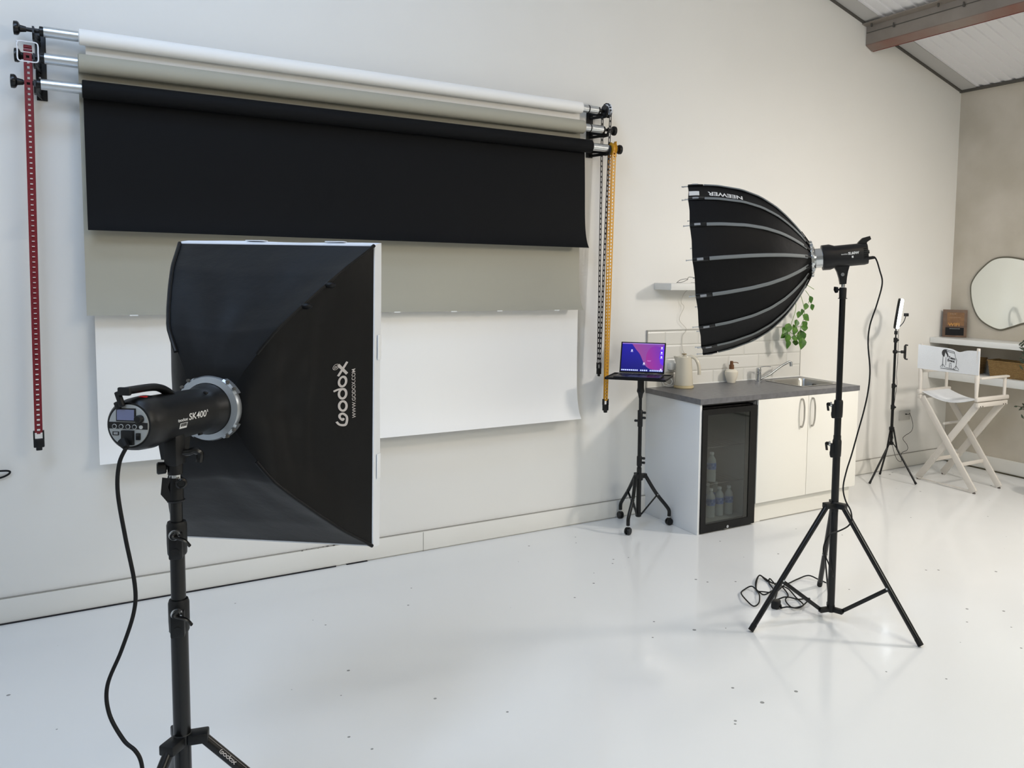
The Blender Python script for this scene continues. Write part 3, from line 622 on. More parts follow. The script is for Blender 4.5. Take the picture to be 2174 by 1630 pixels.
for k in range(16):
    a = ROT0+2*PI*k/16; n = V((math.cos(a), math.sin(a), .25)).normalized(); tn = V((-math.sin(a), math.cos(a), 0))
    b = B(NF); us = [.045+(.865-.045)*i/22 for i in range(23)]
    b.tube([para(k, u, .003) for u in us], .0085, 8, smooth=1, flat=.45, up=n); rb = t.part('rib', b, piping)
    b = B(NF); b.tube([para(k, u, .005) for u in (-.0+.0, .015, .03, .05, .07)], .005, 6, smooth=1); t.part('rib_end', b, blackg, rb)
    b = B(NF); b.tube([para(k, u, .002) for u in (.87, .92, .97, .998)], .0105, 8, smooth=1, flat=.4, up=n); t.part('rib_cap', b, blackg, rb)
    b = B(NF); b.tube([para(k, u, .0055) for u in (.915, .94, .965)], .006, 8, smooth=1, flat=.5, up=n); t.part('rib_tab', b, tabm, rb)
    b = B(NF); p0 = para(k, .995, -.002); b.cyl(p0, p0+V((0, 0, -.028)), .0022, n=6); b.cyl(p0+V((0, 0, -.026)), p0+V((0, 0, -.031)), .0035, n=6); t.part('rod_tip', b, chrome, rb)
b = B(NF); b.turn((0, 0, -.015-LAX*.96), (0, 0, 1), [(0, RIM*.93), (.002, RIM*.93)], 48); t.part('diffuser', b, mat('white_diffusion_cloth', '#e6e6e4', .7))
b = B(NF); b.turnclosed((0, 0, -.028), (0, 0, 1), [(0, .052), (0, .078), (.010, .084), (.022, .078), (.030, .062), (.036, .05)], 40); sr = t.part('speed_ring', b, chrome)
for k in range(16):
    a = ROT0+2*PI*k/16; b = B(NF); b.box((.078*math.cos(a), .078*math.sin(a), -.012), (.018, .016, .016), rot=M.Rotation(a, 4, 'Z'), bev=.002); t.part('rib_socket', b, chrome if k % 2 else ringm, sr)
# NEEWER wordmark on the panel between the two upper visible ribs, upside down
def paratext(k0, u0):
    def fn(u, v, h):
        return para(k0+v/.135, u0+u/LAX, .0016+h)
    return fn
def ntext(u, v, h): return para(5.46+v/.15, .545+u/LAX, .0016+h)
b = B(NF); b.text('NEEWER', ntext, .062, .0006, bold=.0018, fitw=.158)
nw = t.part('wordmark', b, mat('white_print', '#dcdcda', .5), label='white wordmark')
b = B(NF); b.loops([[para(5+f_, u, hh) for f_, hh in ((.45, .001), (.76, .001), (.76, .002), (.45, .002))] for u in (.905, .93, .99)]); t.part('velcro_patch', b, whitel)
# cable
rcab = [NF @ V((-.006, -.022, .252)), NF @ V((-.006, -.022, .285))]
b = B(); b.cyl(rcab[0], rcab[1], .009, .006, n=10)
for x, y in ((1868, 575), (1873, 602), (1862, 645), (1847, 690), (1843, 730), (1847, 785), (1843, 830), (1834, 872), (1822, 915), (1808, 965), (1797, 1000), (1790, 1035), (1795, 1062), (1806, 1084), (1808, 1104), (1800, 1117), (1781, 1127)):
    rcab.append(W(x, y, d=3.86))
rcab += [W(1764, 1133, d=4.08), W(1752, 1150, d=4.12), W(1748, 1168, d=4.10), W(1753, 1182, d=4.08), W(1762, 1203, d=4.06), W(1768, 1222, d=4.05), W(1766, 1240, z=.02)]
def Z(x, y): return W(1540+x/4.528, 1040+y/4.528, z=.008)
hop = 0
for x, y in ((900, 868), (800, 838), (700, 850), (620, 898), (560, 935), (480, 985), (440, 993), (360, 995), (305, 962), (290, 895), (325, 838), (380, 845), (450, 900), (520, 925), (590, 980), (600, 1030), (560, 1048), (480, 1045), (500, 960), (430, 870), (420, 890), (460, 960), (440, 990), (370, 1002), (310, 975), (250, 942), (180, 955), (152, 1000), (200, 1075), (270, 1112), (322, 1090), (325, 1020), (296, 950), (300, 890), (330, 835), (400, 870), (500, 915), (600, 965), (680, 1030), (748, 1105), (720, 1138), (640, 1125), (580, 1075), (600, 1048), (700, 1046), (800, 1048), (800, 1075), (740, 1110), (690, 1142), (600, 1142), (525, 1132)):
    p = Z(x, y); hop += 1; p.z = .006+.006*(hop % 3); rcab.append(p)
b.tube(rcab, .0036, 8, smooth=6)
t = Thing('power_cable', 'long black cable hanging from the led light and coiled on the floor', 'cable', tuple(rcab[1]))
t.part('cord', b, rubber)
pp = Z(485, 1120); b = B(); b.box((pp.x, pp.y, .022), (.05, .042, .042), rot=M.Rotation(.5, 4, 'Z'), bev=.009); b.cyl((pp.x+.02, pp.y-.01, .014), tuple(Z(540, 1135)), .008, .005, n=10); t.part('plug', b, blackm)

# ================================================================== LAPTOP STAND
LX, LY = 3.098, 4.440; lz = 1.03
AZL = rad(137); tr = V((math.sin(AZL), math.cos(AZL), 0)); tb = V((-tr.y, tr.x, 0)); tb = tb if tb.dot(V((1, 1, 0))) > 0 else -tb
t = Thing('laptop_stand', 'black rolling tripod stand with flat tray beside the kitchen unit', 'laptop stand', (LX, LY, 0))
F = frame((LX, LY, 0), tr, tb, (0, 0, 1))
tc_ = W(1357, 799, z=lz); 
b = B(frame((tc_.x, tc_.y, lz), tr, tb, (0, 0, 1))); b.box((0, 0, -.006), (.40, .27, .006)); b.box((0, -.133, -.004), (.40, .004, .014)); b.box((0, .133, -.004), (.40, .004, .014)); b.box((-.198, 0, -.004), (.004, .27, .014)); b.box((.198, 0, -.004), (.004, .27, .014)); t.part('tray', b, blackm)
b = B(); b.turn((LX, LY, .885), (0, 0, 1), [(0, .012), (.03, .018), (.045, .026), (.07, .022), (.075, .022), (.137, .022)], 20); t.part('tray_socket', b, blackm)
for z0, z1, r in ((.095, .42, .0165), (.40, .80, .0135), (.72, .93, .0105)):
    b = B(); vcyl(b, LX, LY, z0, z1, r, 20); t.part('tube_section', b, stand_m)
for zc, hgt, r, s in ((.75, .11, .0175, 1), (.465, .065, .0175, 1)):
    b = B(); b.turn((LX, LY, zc-hgt/2), (0, 0, 1), [(0, r*.9), (.003, r), (hgt-.003, r), (hgt, r*.9)], 20); c = t.part('collar', b, blackm)
    d = V((math.cos(AZR), -math.sin(AZR), 0))
    for dz, ss in ((hgt*.36, 1), (hgt*.05, 1), (-hgt*.15, -1)) if hgt > .1 else ((hgt*.3, 1), (-.01, 1)):
        p = V((LX, LY, zc+dz)); b = B(); b.cyl(p+d*r*.8*ss, p+d*(r+.012)*ss, .008, n=10); b.ball(p+d*(r+.014)*ss, .009, n=10); t.part('knob', b, blackg, c)
casters = [W(1317, 1100, z=.0), W(1333, 1135, z=.0), W(1420, 1114, z=.0)]
cen = (casters[0]+casters[1]+casters[2])/3; sh = V((LX-cen.x, LY-cen.y, 0))
b = B(); b.turn((LX, LY, .335), (0, 0, 1), [(0, .02), (.003, .026), (.04, .03), (.046, .024)], 20)
dirs = []
for c in casters:
    d = V((c.x-LX, c.y-LY, 0)); d = d.normalized(); dirs.append((d, c)); b.beam(V((LX, LY, .365)), V((LX, LY, .362))+d*.055, .03, .026, (0, 0, 1), .003)
t.part('hub', b, blackm)
b = B(); b.turn((LX, LY, .088), (0, 0, 1), [(0, .014), (.004, .02), (.028, .02), (.03, .016)], 16); t.part('lower_hub', b, blackm)
for d, c in dirs:
    R = (V((c.x, c.y, 0))-V((LX, LY, 0))).length; sd = V((d.y, -d.x, 0)); O = V((LX, LY, 0))
    b = B(); b.tube([O+d*.05+V((0, 0, .36)), O+d*(R*.55)+V((0, 0, .235)), O+d*(R*.90)+V((0, 0, .135)), O+d*(R*.995)+V((0, 0, .100)), O+d*R+V((0, 0, .062))], .0125, 12, smooth=6); lg = t.part('leg', b, stand_m)
    b = B(); b.cyl(O+d*R+V((0, 0, .062)), O+d*R+V((0, 0, .048)), .005, n=8); t.part('caster_stem', b, chrome, lg)
    b = B(); w0 = O+d*R+V((0, 0, .0245)); b.turn(w0-sd*.017, sd, [(0, .015), (0, .022), (.004, .0245), (.012, .0245), (.014, .018), (.020, .018), (.022, .0245), (.030, .0245), (.034, .022), (.034, .015)], 20); b.box(w0+V((0, 0, .012)), (.030, .030, .028), rot=M.Rotation(math.atan2(d.y, d.x), 4, 'Z'), bev=.008); t.part('caster', b, blackg, lg)
    b = B(); m_ = O+d*(R*.58)+V((0, 0, .225)); b.beam(O+d*.02+V((0, 0, .10)), m_-V((0, 0, .008)), .014, .005, sd, .001); t.part('brace', b, stand_m)
    b = B(); b.cyl(m_-sd*.015, m_+sd*.015, .0045, n=8); t.part('rivet', b, chrome, lg)
# ---- laptop
AZP = rad(134); xr_ = V((math.sin(AZP), math.cos(AZP), 0)); yb_ = V((-xr_.y, xr_.x, 0)); yb_ = yb_ if yb_.dot(V((1, 1, 0))) > 0 else -yb_
lc = tc_+tb*.0; LF = frame((lc.x, lc.y, lz-.001), xr_, yb_, (0, 0, 1))
slate = mat('space_grey_aluminium', '#2b2d36', .35, metal=.7)
t = Thing('laptop', 'open dark grey laptop with purple and blue desktop on the tray', 'laptop', (lc.x, lc.y, lz))
b = B(LF); b.box((0, -.005, .0055), (.304, .212, .009), bev=.003); base = t.part('base', b, slate)
b = B(LF)
for r_ in range(5):
    for c in range(13): b.box((-.127+c*.0212, .055-r_*.018, .0108), (.018, .0145, .001))
t.part('keyboard', b, blackm, base)
b = B(LF); b.box((0, -.065, .0104), (.12, .07, .0006)); t.part('trackpad', b, mat('dark_trackpad', '#34363f', .3), base)
tilt = rad(18); hx = V((0, .098, .010)); SR = LF @ (M.Translation(hx) @ M.Rotation(-tilt, 4, 'X'))
b = B(SR); b.box((0, 0, .107), (.304, .005, .212), bev=.0022); lid = t.part('lid', b, blackg)
def scr(name, col, e=1.0):
    return mat(name, col, .4, emit=col, es=e, spec=.1)
def gradmat(name, c0, c1, axis='X', lo=-.14, hi=.14, e=.8):
    m = bpy.data.materials.new(name); m.use_nodes = True; nt = m.node_tree; bs = nt.nodes['Principled BSDF']; bs.inputs['Base Color'].default_value = (0, 0, 0, 1); bs.inputs['Roughness'].default_value = .3; bs.inputs['Specular IOR Level'].default_value = .12
    tc = nt.nodes.new('ShaderNodeTexCoord'); sp = nt.nodes.new('ShaderNodeSeparateXYZ'); nt.links.new(tc.outputs['Generated'], sp.inputs[0])
    r = nt.nodes.new('ShaderNodeValToRGB'); r.color_ramp.elements[0].color = S(c0); r.color_ramp.elements[1].color = S(c1)
    nt.links.new(sp.outputs[axis], r.inputs[0]); nt.links.new(r.outputs[0], bs.inputs['Emission Color']); bs.inputs['Emission Strength'].default_value = e; return m
def sp_(pts, y): return [(x, y, z) for x, z in pts]
b = B(SR); b.prism(sp_([(-.143, .012), (.143, .012), (.143, .205), (-.143, .205)], -.0026), (0, -.0004, 0)); sc_ = t.part('screen', b, gradmat('screen_blue', '#0d047c', '#2317b4', 'Z'), lid)
pk1 = crom([V((-.080, .205, 0)), V((-.05, .165, 0)), V((-.02, .13, 0)), V((0, .09, 0)), V((.02, .055, 0)), V((.045, .035, 0)), V((.08, .026, 0)), V((.143, .022, 0))], 5)
b = B(SR); b.prism(sp_([(p.x, p.y) for p in pk1]+[(.143, .205)], -.0031), (0, -.0003, 0)); t.part('wallpaper_wave', b, gradmat('screen_pink', '#a7509e', '#8a3fc0', 'X'), lid, label='purple wave on the desktop picture')
b = B(SR); rr_ = [(.085+.062*math.cos(a), .105+.085*math.sin(a)) for a in [rad(360*i/28) for i in range(28)]]; rr_ = [(min(x, .142), max(.03, z)) for x, z in rr_]
b.prism(sp_(rr_, -.0035), (0, -.0003, 0)); t.part('wallpaper_disc', b, gradmat('screen_magenta', '#b0309c', '#7a30c8', 'X'), lid)
b = B(SR); b.prism(sp_([(.143, .055), (.143, .20), (.118, .165), (.112, .11), (.122, .07)], -.0039), (0, -.0003, 0)); t.part('wallpaper_edge', b, scr('screen_violet', '#5a2ac6', .8), lid)
b = B(SR); b.box((0, -.0040, .202), (.286, .0006, .006)); t.part('menu_bar', b, scr('screen_menubar', '#8a6cb4', .8), lid)
b = B(SR)
for k in range(22): 
    if k not in (9, 14): b.box((-.134+k*.0128, -.0042, .020), (.0095, .0006, .009))
t.part('dock_icons', b, scr('screen_icon', '#b9c4f2', .8), lid)
b = B(SR)
for x, z in ((-.075, .155), (.012, .068), (.127, .178), (.127, .145), (.127, .115), (.128, .03)): b.box((x, -.0044, z), (.010, .0006, .010)); b.box((x, -.0044, z-.010), (.016, .0006, .002))
t.part('desktop_icons', b, scr('screen_icon2', '#d8d4ee', .8), lid)
b = B(SR); b.box((.045, -.0044, .088), (.028, .0006, .0015)); b.box((.045, -.0044, .083), (.022, .0006, .0015)); t.part('desktop_text', b, scr('screen_icon3', '#c080c8', .7), lid)

# ================================================================== KITCHEN
cabw = mat('gloss_white_cabinet', '#eeece4', .22)
cabs = mat('white_laminate_panel', '#e3e5e6', .35)
wt_m = mat('grey_stone_laminate', '#6e6e71', .38, vcol='#626264', vscale=30, det=8)
X0, X1, YF, ZT = 3.355, 4.868, 4.130, .900
b = B(); TH = .036
# worktop with a cut-out for the sink
sx0, sx1, sy0, sy1 = 4.425, 4.790, 4.285, 4.635
for (xa, xb_, ya, yb2) in ((X0, sx0, YF, WY-.001), (sx1, X1, YF, WY-.001), (sx0, sx1, YF, sy0), (sx0, sx1, sy1, WY-.001)):
    b.box(((xa+xb_)/2, (ya+yb2)/2, ZT-TH/2), (xb_-xa, yb2-ya, TH))
bmesh.ops.remove_doubles(b.b, verts=b.b.verts, dist=1e-5)
solo('worktop', b, wt_m, 'grey stone-effect worktop with the sink let into its right half', 'worktop', (4.1, 4.4, ZT-TH), ang=30)
b = B(); b.box((3.372, 4.447, .4315), (.018, .604, .862), bev=.001)
solo('end_panel', b, cabs, 'white end panel at the left side of the glass door fridge', 'cabinet panel', (3.372, 4.447, 0))
t = Thing('base_cabinet', 'white gloss double cabinet under the sink', 'cabinet', (4.35, 4.45, 0))
b = B()
b.box((3.867, 4.455, .503), (.018, .586, .720)); b.box((4.845, 4.455, .503), (.018, .586, .720)); b.box((4.356, 4.455, .152), (.96, .586, .018)); b.box((4.356, 4.742, .503), (.96, .010, .70)); t.part('carcass', b, cabs)
def bow_handle(x, zc):
    b = B(); b.tube([(x, 4.128, zc+.098), (x, 4.112, zc+.094), (x, 4.100, zc+.05), (x, 4.098, zc), (x, 4.100, zc-.05), (x, 4.112, zc-.094), (x, 4.128, zc-.098)], .0075, 10, flat=.8, smooth=5); return b
for xa, xb_, hx_ in ((3.858, 4.334, 4.284), (4.338, 4.853, 4.390)):
    b = B(); b.box(((xa+xb_)/2, 4.139, .504), (xb_-xa, .018, .716), bev=.001); d = t.part('door', b, cabw)
    t.part('handle', bow_handle(hx_-.02, .742), mat('satin_nickel', '#b4b1ab', .3, metal=.9), d, label='curved nickel handle')
b = B(); b.box((4.356, 4.180, .072), (.96, .018, .140)); t.part('plinth', b, mat('white_plinth', '#e6e4dc', .4))
b = B(); b.box((4.25, 4.1695, .0035), (.62, .003, .005)); t.part('plinth_gap', b, crack)
# splashback
def tilemat():
    m = mat('white_metro_tile', '#dcdad3', .22); nt = m.node_tree; bs = nt.nodes['Principled BSDF']; tc = nt.nodes.new('ShaderNodeTexCoord'); mp = nt.nodes.new('ShaderNodeMapping'); mp.inputs['Rotation'].default_value = (PI/2, 0, 0)
    nt.links.new(tc.outputs['Object'], mp.inputs[0]); br = nt.nodes.new('ShaderNodeTexBrick'); br.inputs['Scale'].default_value = 1; br.inputs['Mortar Size'].default_value = .0016; br.inputs['Mortar Smooth'].default_value = .3
    br.inputs['Brick Width'].default_value = .30; br.inputs['Row Height'].default_value = .0985; br.inputs['Color1'].default_value = S('#dfddd6'); br.inputs['Color2'].default_value = S('#d9d7cf'); br.inputs['Mortar'].default_value = S('#c9c7be')
    nt.links.new(mp.outputs[0], br.inputs[0]); nt.links.new(br.outputs[0], bs.inputs['Base Color']); bp = nt.nodes.new('ShaderNodeBump'); bp.invert = True; bp.inputs['Distance'].default_value = .004; bp.inputs['Strength'].default_value = .7
    br2 = nt.nodes.new('ShaderNodeTexBrick'); br2.inputs['Scale'].default_value = 1; br2.inputs['Mortar Size'].default_value = .010; br2.inputs['Mortar Smooth'].default_value = 1; br2.inputs['Brick Width'].default_value = .30; br2.inputs['Row Height'].default_value = .0985
    nt.links.new(mp.outputs[0], br2.inputs[0]); nt.links.new(br2.outputs['Fac'], bp.inputs['Height']); nt.links.new(bp.outputs[0], bs.inputs['Normal']); return m
t = Thing('tile_splashback', 'white metro tile splashback behind the kettle and tap', 'tiles', (3.36, WY-.012, ZT))
b = B(); b.box((4.109, WY-.007, ZT+.2015), (1.496, .009, .399)); t.part('tile_panel', b, tilemat())
b = B(); b.box((3.357, WY-.0075, ZT+.202), (.006, .012, .404)); b.box((4.106, WY-.0075, ZT+.404), (1.505, .012, .005)); b.box((4.860, WY-.0075, ZT+.202), (.005, .012, .404)); t.part('edge_strip', b, mat('grey_tile_trim', '#a8a69f', .5))
b = B(); b.tube([(X0+.005, WY-.012, ZT+.003), (X1-.01, WY-.012, ZT+.003)], .005, 6, smooth=0); t.part('sealant', b, whitep)
# wall shelf with trailing plant
b = B(); SH0, SH1 = 3.412, 4.70; b.box(((SH0+SH1)/2, WY-.101, 1.616), (SH1-SH0, .20, .046), bev=.002)
solo('wall_shelf', b, mat('white_shelf', '#dddcd6', .45), 'short white wall shelf above the tiles, half hidden by the round softbox', 'shelf', (4.0, WY-.1, 1.616))
b = B(); p = [W(x, y, y=4.60) for x, y in ((1437, 600), (1445, 594), (1455, 592), (1460, 593), (1448, 599), (1438, 601))]
for q in p: q.z = max(q.z, 1.645)
b.tube(p, .0018, 6, closed=True); b.tube([p[3], W(1466, 588, y=4.60), (3.80, 4.62, 1.66), (3.9, 4.64, 1.645)], .0018, 6)
solo('wire_loop', b, mat('dark_grey_wire', '#4b4b46', .5), 'thin dark wire loop on the left end of the wall shelf', 'wire', tuple(p[0]))
b = B(); wp = [W(x, y, y=WY-.006) for x, y in ((1449, 622), (1444, 640), (1450, 652), (1440, 678), (1455, 698), (1447, 712), (1446, 728))]; wp[0].z = 1.64; wp = [V((wp[0].x, WY-.10, 1.645)), V((wp[0].x, WY-.2045, 1.646)), V((wp[0].x, WY-.207, 1.62)), V((wp[0].x, WY-.05, 1.585))]+wp[1:]
for q in wp[4:]: q.y = WY-.018
kx0 = V((3.61, 4.66, .93)); wp += [V((3.655, WY-.03, 1.16)), V((3.69, WY-.03, 1.10)), V((3.70, WY-.03, .95))]
b.tube(wp, .0014, 6, smooth=5)
solo('thin_cable', b, mat('pale_grey_cable', '#b8b3a8', .5), 'thin pale cable running down the tiles from the wall shelf', 'cable', tuple(wp[0]))
t = Thing('trailing_plant', 'green trailing plant hanging from the right end of the wall shelf', 'plant', (4.655, 4.64, 1.64))
b = B(); b.turn((4.640, 4.665, 1.640), (0, 0, 1), [(0, .026), (.003, .03), (.05, .036), (.055, .036), (.055, .032), (.045, .03)], 24); t.part('pot', b, whitep)
leafm = mat('ivy_leaf', '#4f7a1e', .45, vcol='#2e5a14', vscale=25); stemm = mat('plant_stem', '#6b8a3a', .6)
def leaf(b, p, d, L, wd, n, fold=.25):
    d = V(d).normalized(); n = V(n).normalized(); s = d.cross(n).normalized(); n = s.cross(d)
    for sg in (-1, 1):
        pts = [(0, 0), (.15, .55), (.35, .92), (.55, .85), (.8, .45), (1, 0)]
        vs_ = [b.b.verts.new(b.P(V(p)+d*L*u-n*(.12*L*u*u))) for u, _ in pts]; vo = [b.b.verts.new(b.P(V(p)+d*L*u+s*(sg*wd*w_/2)+n*(fold*wd*w_/2)-n*(.12*L*u*u))) for u, w_ in pts[1:-1]]
        b.face([vs_[0], vs_[1], vo[0]])
        for i in range(3): b.face([vs_[i+1], vs_[i+2], vo[i+1], vo[i]])
        b.face([vs_[4], vs_[5], vo[3]])
lv = B(); stb = B()
anchors = [(1719, 628, .4, -1, 1.0), (1722, 645, .5, -.9, .9), (1712, 643, -.4, -.9, .9), (1702, 655, .1, -1, .8), (1704, 668, .9, -.6, 1.2), (1697, 660, -.3, -1, .9), (1692, 678, -.5, -.9, 1.0), (1704, 682, .7, -.7, 1.1), (1684, 688, .1, -1, 1.4), (1676, 686, -.5, -.9, 1.3), (1672, 700, -.8, -.7, 1.4), (1672, 708, .0, -1, 1.2), (1673, 720, -.05, -1, 1.2), (1680, 716, 1, -.2, 1.0), (1682, 726, 1, -.1, 1.0), (1700, 694, 1, -.1, 1.2), (1699, 700, .1, -1, 1.7), (1703, 716, -.2, -1, 1.5), (1690, 694, -.5, -1, 1.0), (1666, 694, -.6, -.8, 1.0)]
for x, y, dx, dz, s in anchors:
    p = W(x, y, y=4.60+random.uniform(-.03, .03)); leaf(lv, p, V((dx*.84, -.3*random.random(), dz)), .064*s, .054*s, (random.uniform(-.5, .2), -1, random.uniform(0, .5)))
for path in (((1700, 598), (1715, 606), (1728, 614)), ((1690, 600), (1704, 640), (1708, 670), (1701, 690), (1696, 712)), ((1680, 600), (1690, 650), (1679, 690), (1676, 716)), ((1695, 600), (1718, 628), (1716, 644)), ((1676, 704), (1688, 712), (1694, 710))):
    stb.tube([W(x, y, y=4.60) for x, y in path], .0022, 5)
t.part('leaves', lv, leafm, ang=80); t.part('stems', stb, stemm)
# sink
t = Thing('kitchen_sink', 'stainless steel square sink bowl set into the grey worktop', 'sink', (4.6, 4.46, ZT))
def rrect(x0, x1, y0, y1, r, z, n=6):
    out = []
    for cx, cy, a0 in ((x1-r, y1-r, 0), (x0+r, y1-r, 90), (x0+r, y0+r, 180), (x1-r, y0+r, 270)):
        for i in range(n+1): a = rad(a0+90*i/n); out.append((cx+r*math.cos(a), cy+r*math.sin(a), z))
    return out
b = B(); g = (4.400, 4.815, 4.262, 4.660)
b.loops([rrect(*g, .03, ZT+.0005), rrect(*g, .03, ZT+.004), rrect(g[0]+.008, g[1]-.008, g[2]+.008, g[3]-.008, .03, ZT+.005), rrect(g[0]+.028, g[1]-.028, g[2]+.026, g[3]-.028, .05, ZT+.002), rrect(g[0]+.032, g[1]-.032, g[2]+.030, g[3]-.032, .05, ZT-.012), rrect(g[0]+.045, g[1]-.045, g[2]+.045, g[3]-.045, .05, ZT-.13), rrect(g[0]+.08, g[1]-.08, g[2]+.08, g[3]-.08, .04, ZT-.14), rrect(4.59, 4.61, 4.45, 4.47, .008, ZT-.143)], caps=False); t.part('bowl', b, steel)
b = B(); b.turn((4.6, 4.46, ZT-.139), (0, 0, 1), [(0, .035), (.002, .034), (.002, .01)], 20); t.part('drain', b, chrome)
b = B(); b.cyl((4.78, 4.50, ZT-.035), (4.765, 4.50, ZT-.035), .011, n=14); t.part('overflow', b, dark)
# tap
tx, ty = 4.350, 4.668; t = Thing('kitchen_tap', 'chrome mixer tap with long angled spout behind the sink', 'tap', (tx, ty, ZT))
b = B(); b.turn((tx, ty, ZT), (0, 0, 1), [(0, .025), (.004, .025), (.006, .022), (.06, .021), (.062, .019), (.085, .021), (.10, .018), (.104, .010)], 24); t.part('body', b, chrome)
tip = W(1679, 770, y=ty-.08)
b = B(); s0 = V((tx+.018, ty-.006, ZT+.018)); b.tube([s0, s0.lerp(tip, .3)+V((0, 0, -.004)), s0.lerp(tip, .62)+V((0, 0, .012)), s0.lerp(tip, .86)+V((0, 0, .016)), tip+V((-.012, .003, .008)), tip+V((0, 0, .002))], .0085, 12); b.cyl(tip+V((0, 0, .008)), tip+V((.002, 0, -.026)), .012, n=16); t.part('spout', b, chrome)
b = B(); b.tube([(tx, ty, ZT+.098), (tx+.02, ty-.01, ZT+.108), (tx+.055, ty-.03, ZT+.112), (tx+.085, ty-.045, ZT+.110)], .006, 8, flat=.5, up=(0, 0, 1)); t.part('lever', b, chrome)
# soap dispenser
q = W(1551, 812, z=ZT); sx_, sy_ = q.x, min(q.y, 4.685); t = Thing('soap_dispenser', 'cream soap dispenser with brown pump on the worktop', 'soap dispenser', (sx_, sy_, ZT))
b = B(); b.turn((sx_, sy_, ZT), (0, 0, 1), [(0, .026), (.002, .030), (.03, .040), (.065, .050), (.085, .049), (.098, .036), (.103, .020), (.104, .014)], 32); t.part('bottle', b, mat('cream_ceramic', '#e4dcca', .35))
brown = mat('brown_pump', '#6a4424', .45)
b = B(); b.turn((sx_, sy_, ZT+.1035), (0, 0, 1), [(0, .019), (.003, .019), (.032, .018), (.033, .013), (.058, .012), (.060, .010)], 20); b.tube([(sx_, sy_, ZT+.152), (sx_+.03, sy_-.02, ZT+.153), (sx_+.042, sy_-.028, ZT+.147)], .003, 8); t.part('pump', b, brown)
# kettle
q = W(1456, 819, z=ZT+.01); kx, ky = q.x-.028, q.y-.01; t = Thing('electric_kettle', 'cream electric kettle with looped handle at the left end of the worktop', 'kettle', (kx, ky, ZT))
cream = mat('cream_gloss_kettle', '#cfc7b4', .2, coat=.3)
b = B(); b.turn((kx, ky, ZT), (0, 0, 1), [(0, .068), (.004, .072), (.016, .072), (.018, .066)], 32); t.part('base', b, mat('beige_kettle_base', '#cbb98f', .4))
b = B(); b.turn((kx, ky, ZT+.018), (0, 0, 1), [(0, .064), (.004, .067), (.02, .067), (.11, .060), (.19, .0535), (.200, .052), (.204, .046), (.206, .02)], 36); t.part('body', b, cream)
il = -V((math.cos(AZL-PI/2+rad(0)), 0, 0)); vr = V((math.cos(YAW), -math.sin(YAW), 0))
vd = V((math.sin(YAW), math.cos(YAW), 0)); ld = (-vr*.95+vd*.25).normalized()
b = B(); tz = ZT+.222; o_ = V((kx, ky, 0)); b.prism([o_+ld*.040+V((ld.y, -ld.x, 0))*.026+V((0, 0, tz-.002)), o_+ld*.078+V((0, 0, tz+.001)), o_+ld*.040-V((ld.y, -ld.x, 0))*.026+V((0, 0, tz-.002)), o_+ld*.050+V((0, 0, tz-.055))], (0, 0, -.004)) if False else b.loops([[o_+ld*.044+V((ld.y, -ld.x, 0))*.028*s_+V((0, 0, z_)) for s_, z_ in ((1, tz), (.35, tz), (-.35, tz), (-1, tz))][:1]+[o_+ld*.077+V((0, 0, tz+.001))]+[o_+ld*.044-V((ld.y, -ld.x, 0))*.028+V((0, 0, tz))], [o_+ld*.053+V((ld.y, -ld.x, 0))*.004+V((0, 0, tz-.06)), o_+ld*.056+V((0, 0, tz-.06)), o_+ld*.053-V((ld.y, -ld.x, 0))*.004+V((0, 0, tz-.06))]]); t.part('spout', b, cream)
hd = (vr*.97-vd*.2).normalized()
b = B(); b.tube([o_+hd*.030+V((0, 0, tz-.001)), o_+hd*.055+V((0, 0, tz+.001)), o_+hd*.080+V((0, 0, tz-.012)), o_+hd*.099+V((0, 0, tz-.045)), o_+hd*.108+V((0, 0, tz-.085)), o_+hd*.109+V((0, 0, tz-.125))], .011, 14, flat=1.2, smooth=6); t.part('handle', b, cream)
b = B(); b.turn((kx, ky, tz), (0, 0, 1), [(0, .044), (.003, .043), (.006, .03), (.0065, .01), (.012, .008), (.014, .014), (.019, .015), (.021, .011)], 28); t.part('lid', b, cream); b = B(); b.turn((kx, ky, tz+.011), (0, 0, 1), [(0, .008), (.004, .017), (.009, .018), (.012, .013)], 20); t.part('lid_knob', b, mat('brass_knob', '#a79a80', .35, metal=.6))
b = B(); c0 = o_+ld*.06
b.tube([o_+ld*.07+V((0, 0, ZT+.01)), o_+ld*.10+V((0, 0, ZT+.006))-vd*.01, o_+ld*.14+V((0, 0, ZT+.012))-vd*.02, o_+ld*.155+V((0, 0, ZT+.05)), o_+ld*.12+V((0, 0, ZT+.075))-vd*.01, o_+ld*.085+V((0, 0, ZT+.05))-vd*.03, o_+ld*.10+V((0, 0, ZT+.02))-vd*.03, o_+ld*.14+V((0, 0, ZT+.035)), o_+ld*.15+V((0, 0, ZT+.08)), o_+ld*.11+V((0, 0, ZT+.115))+vd*.02, V((3.60, WY-.05, 1.00)), V((3.56, WY-.055, 1.045))], .003, 8, smooth=6); t.part('power_cord', b, whitep)
# twin socket with plug behind the laptop
t = Thing('wall_socket', 'white wall socket with a plug behind the kettle', 'socket', (3.548, WY-.01, 1.044))
b = B(); b.box((3.548, WY-.014, 1.044), (.146, .010, .086), bev=.003); t.part('face_plate', b, whitep)
b = B(); b.box((3.556, WY-.038, 1.046), (.052, .042, .052), bev=.008); t.part('plug', b, whitep)
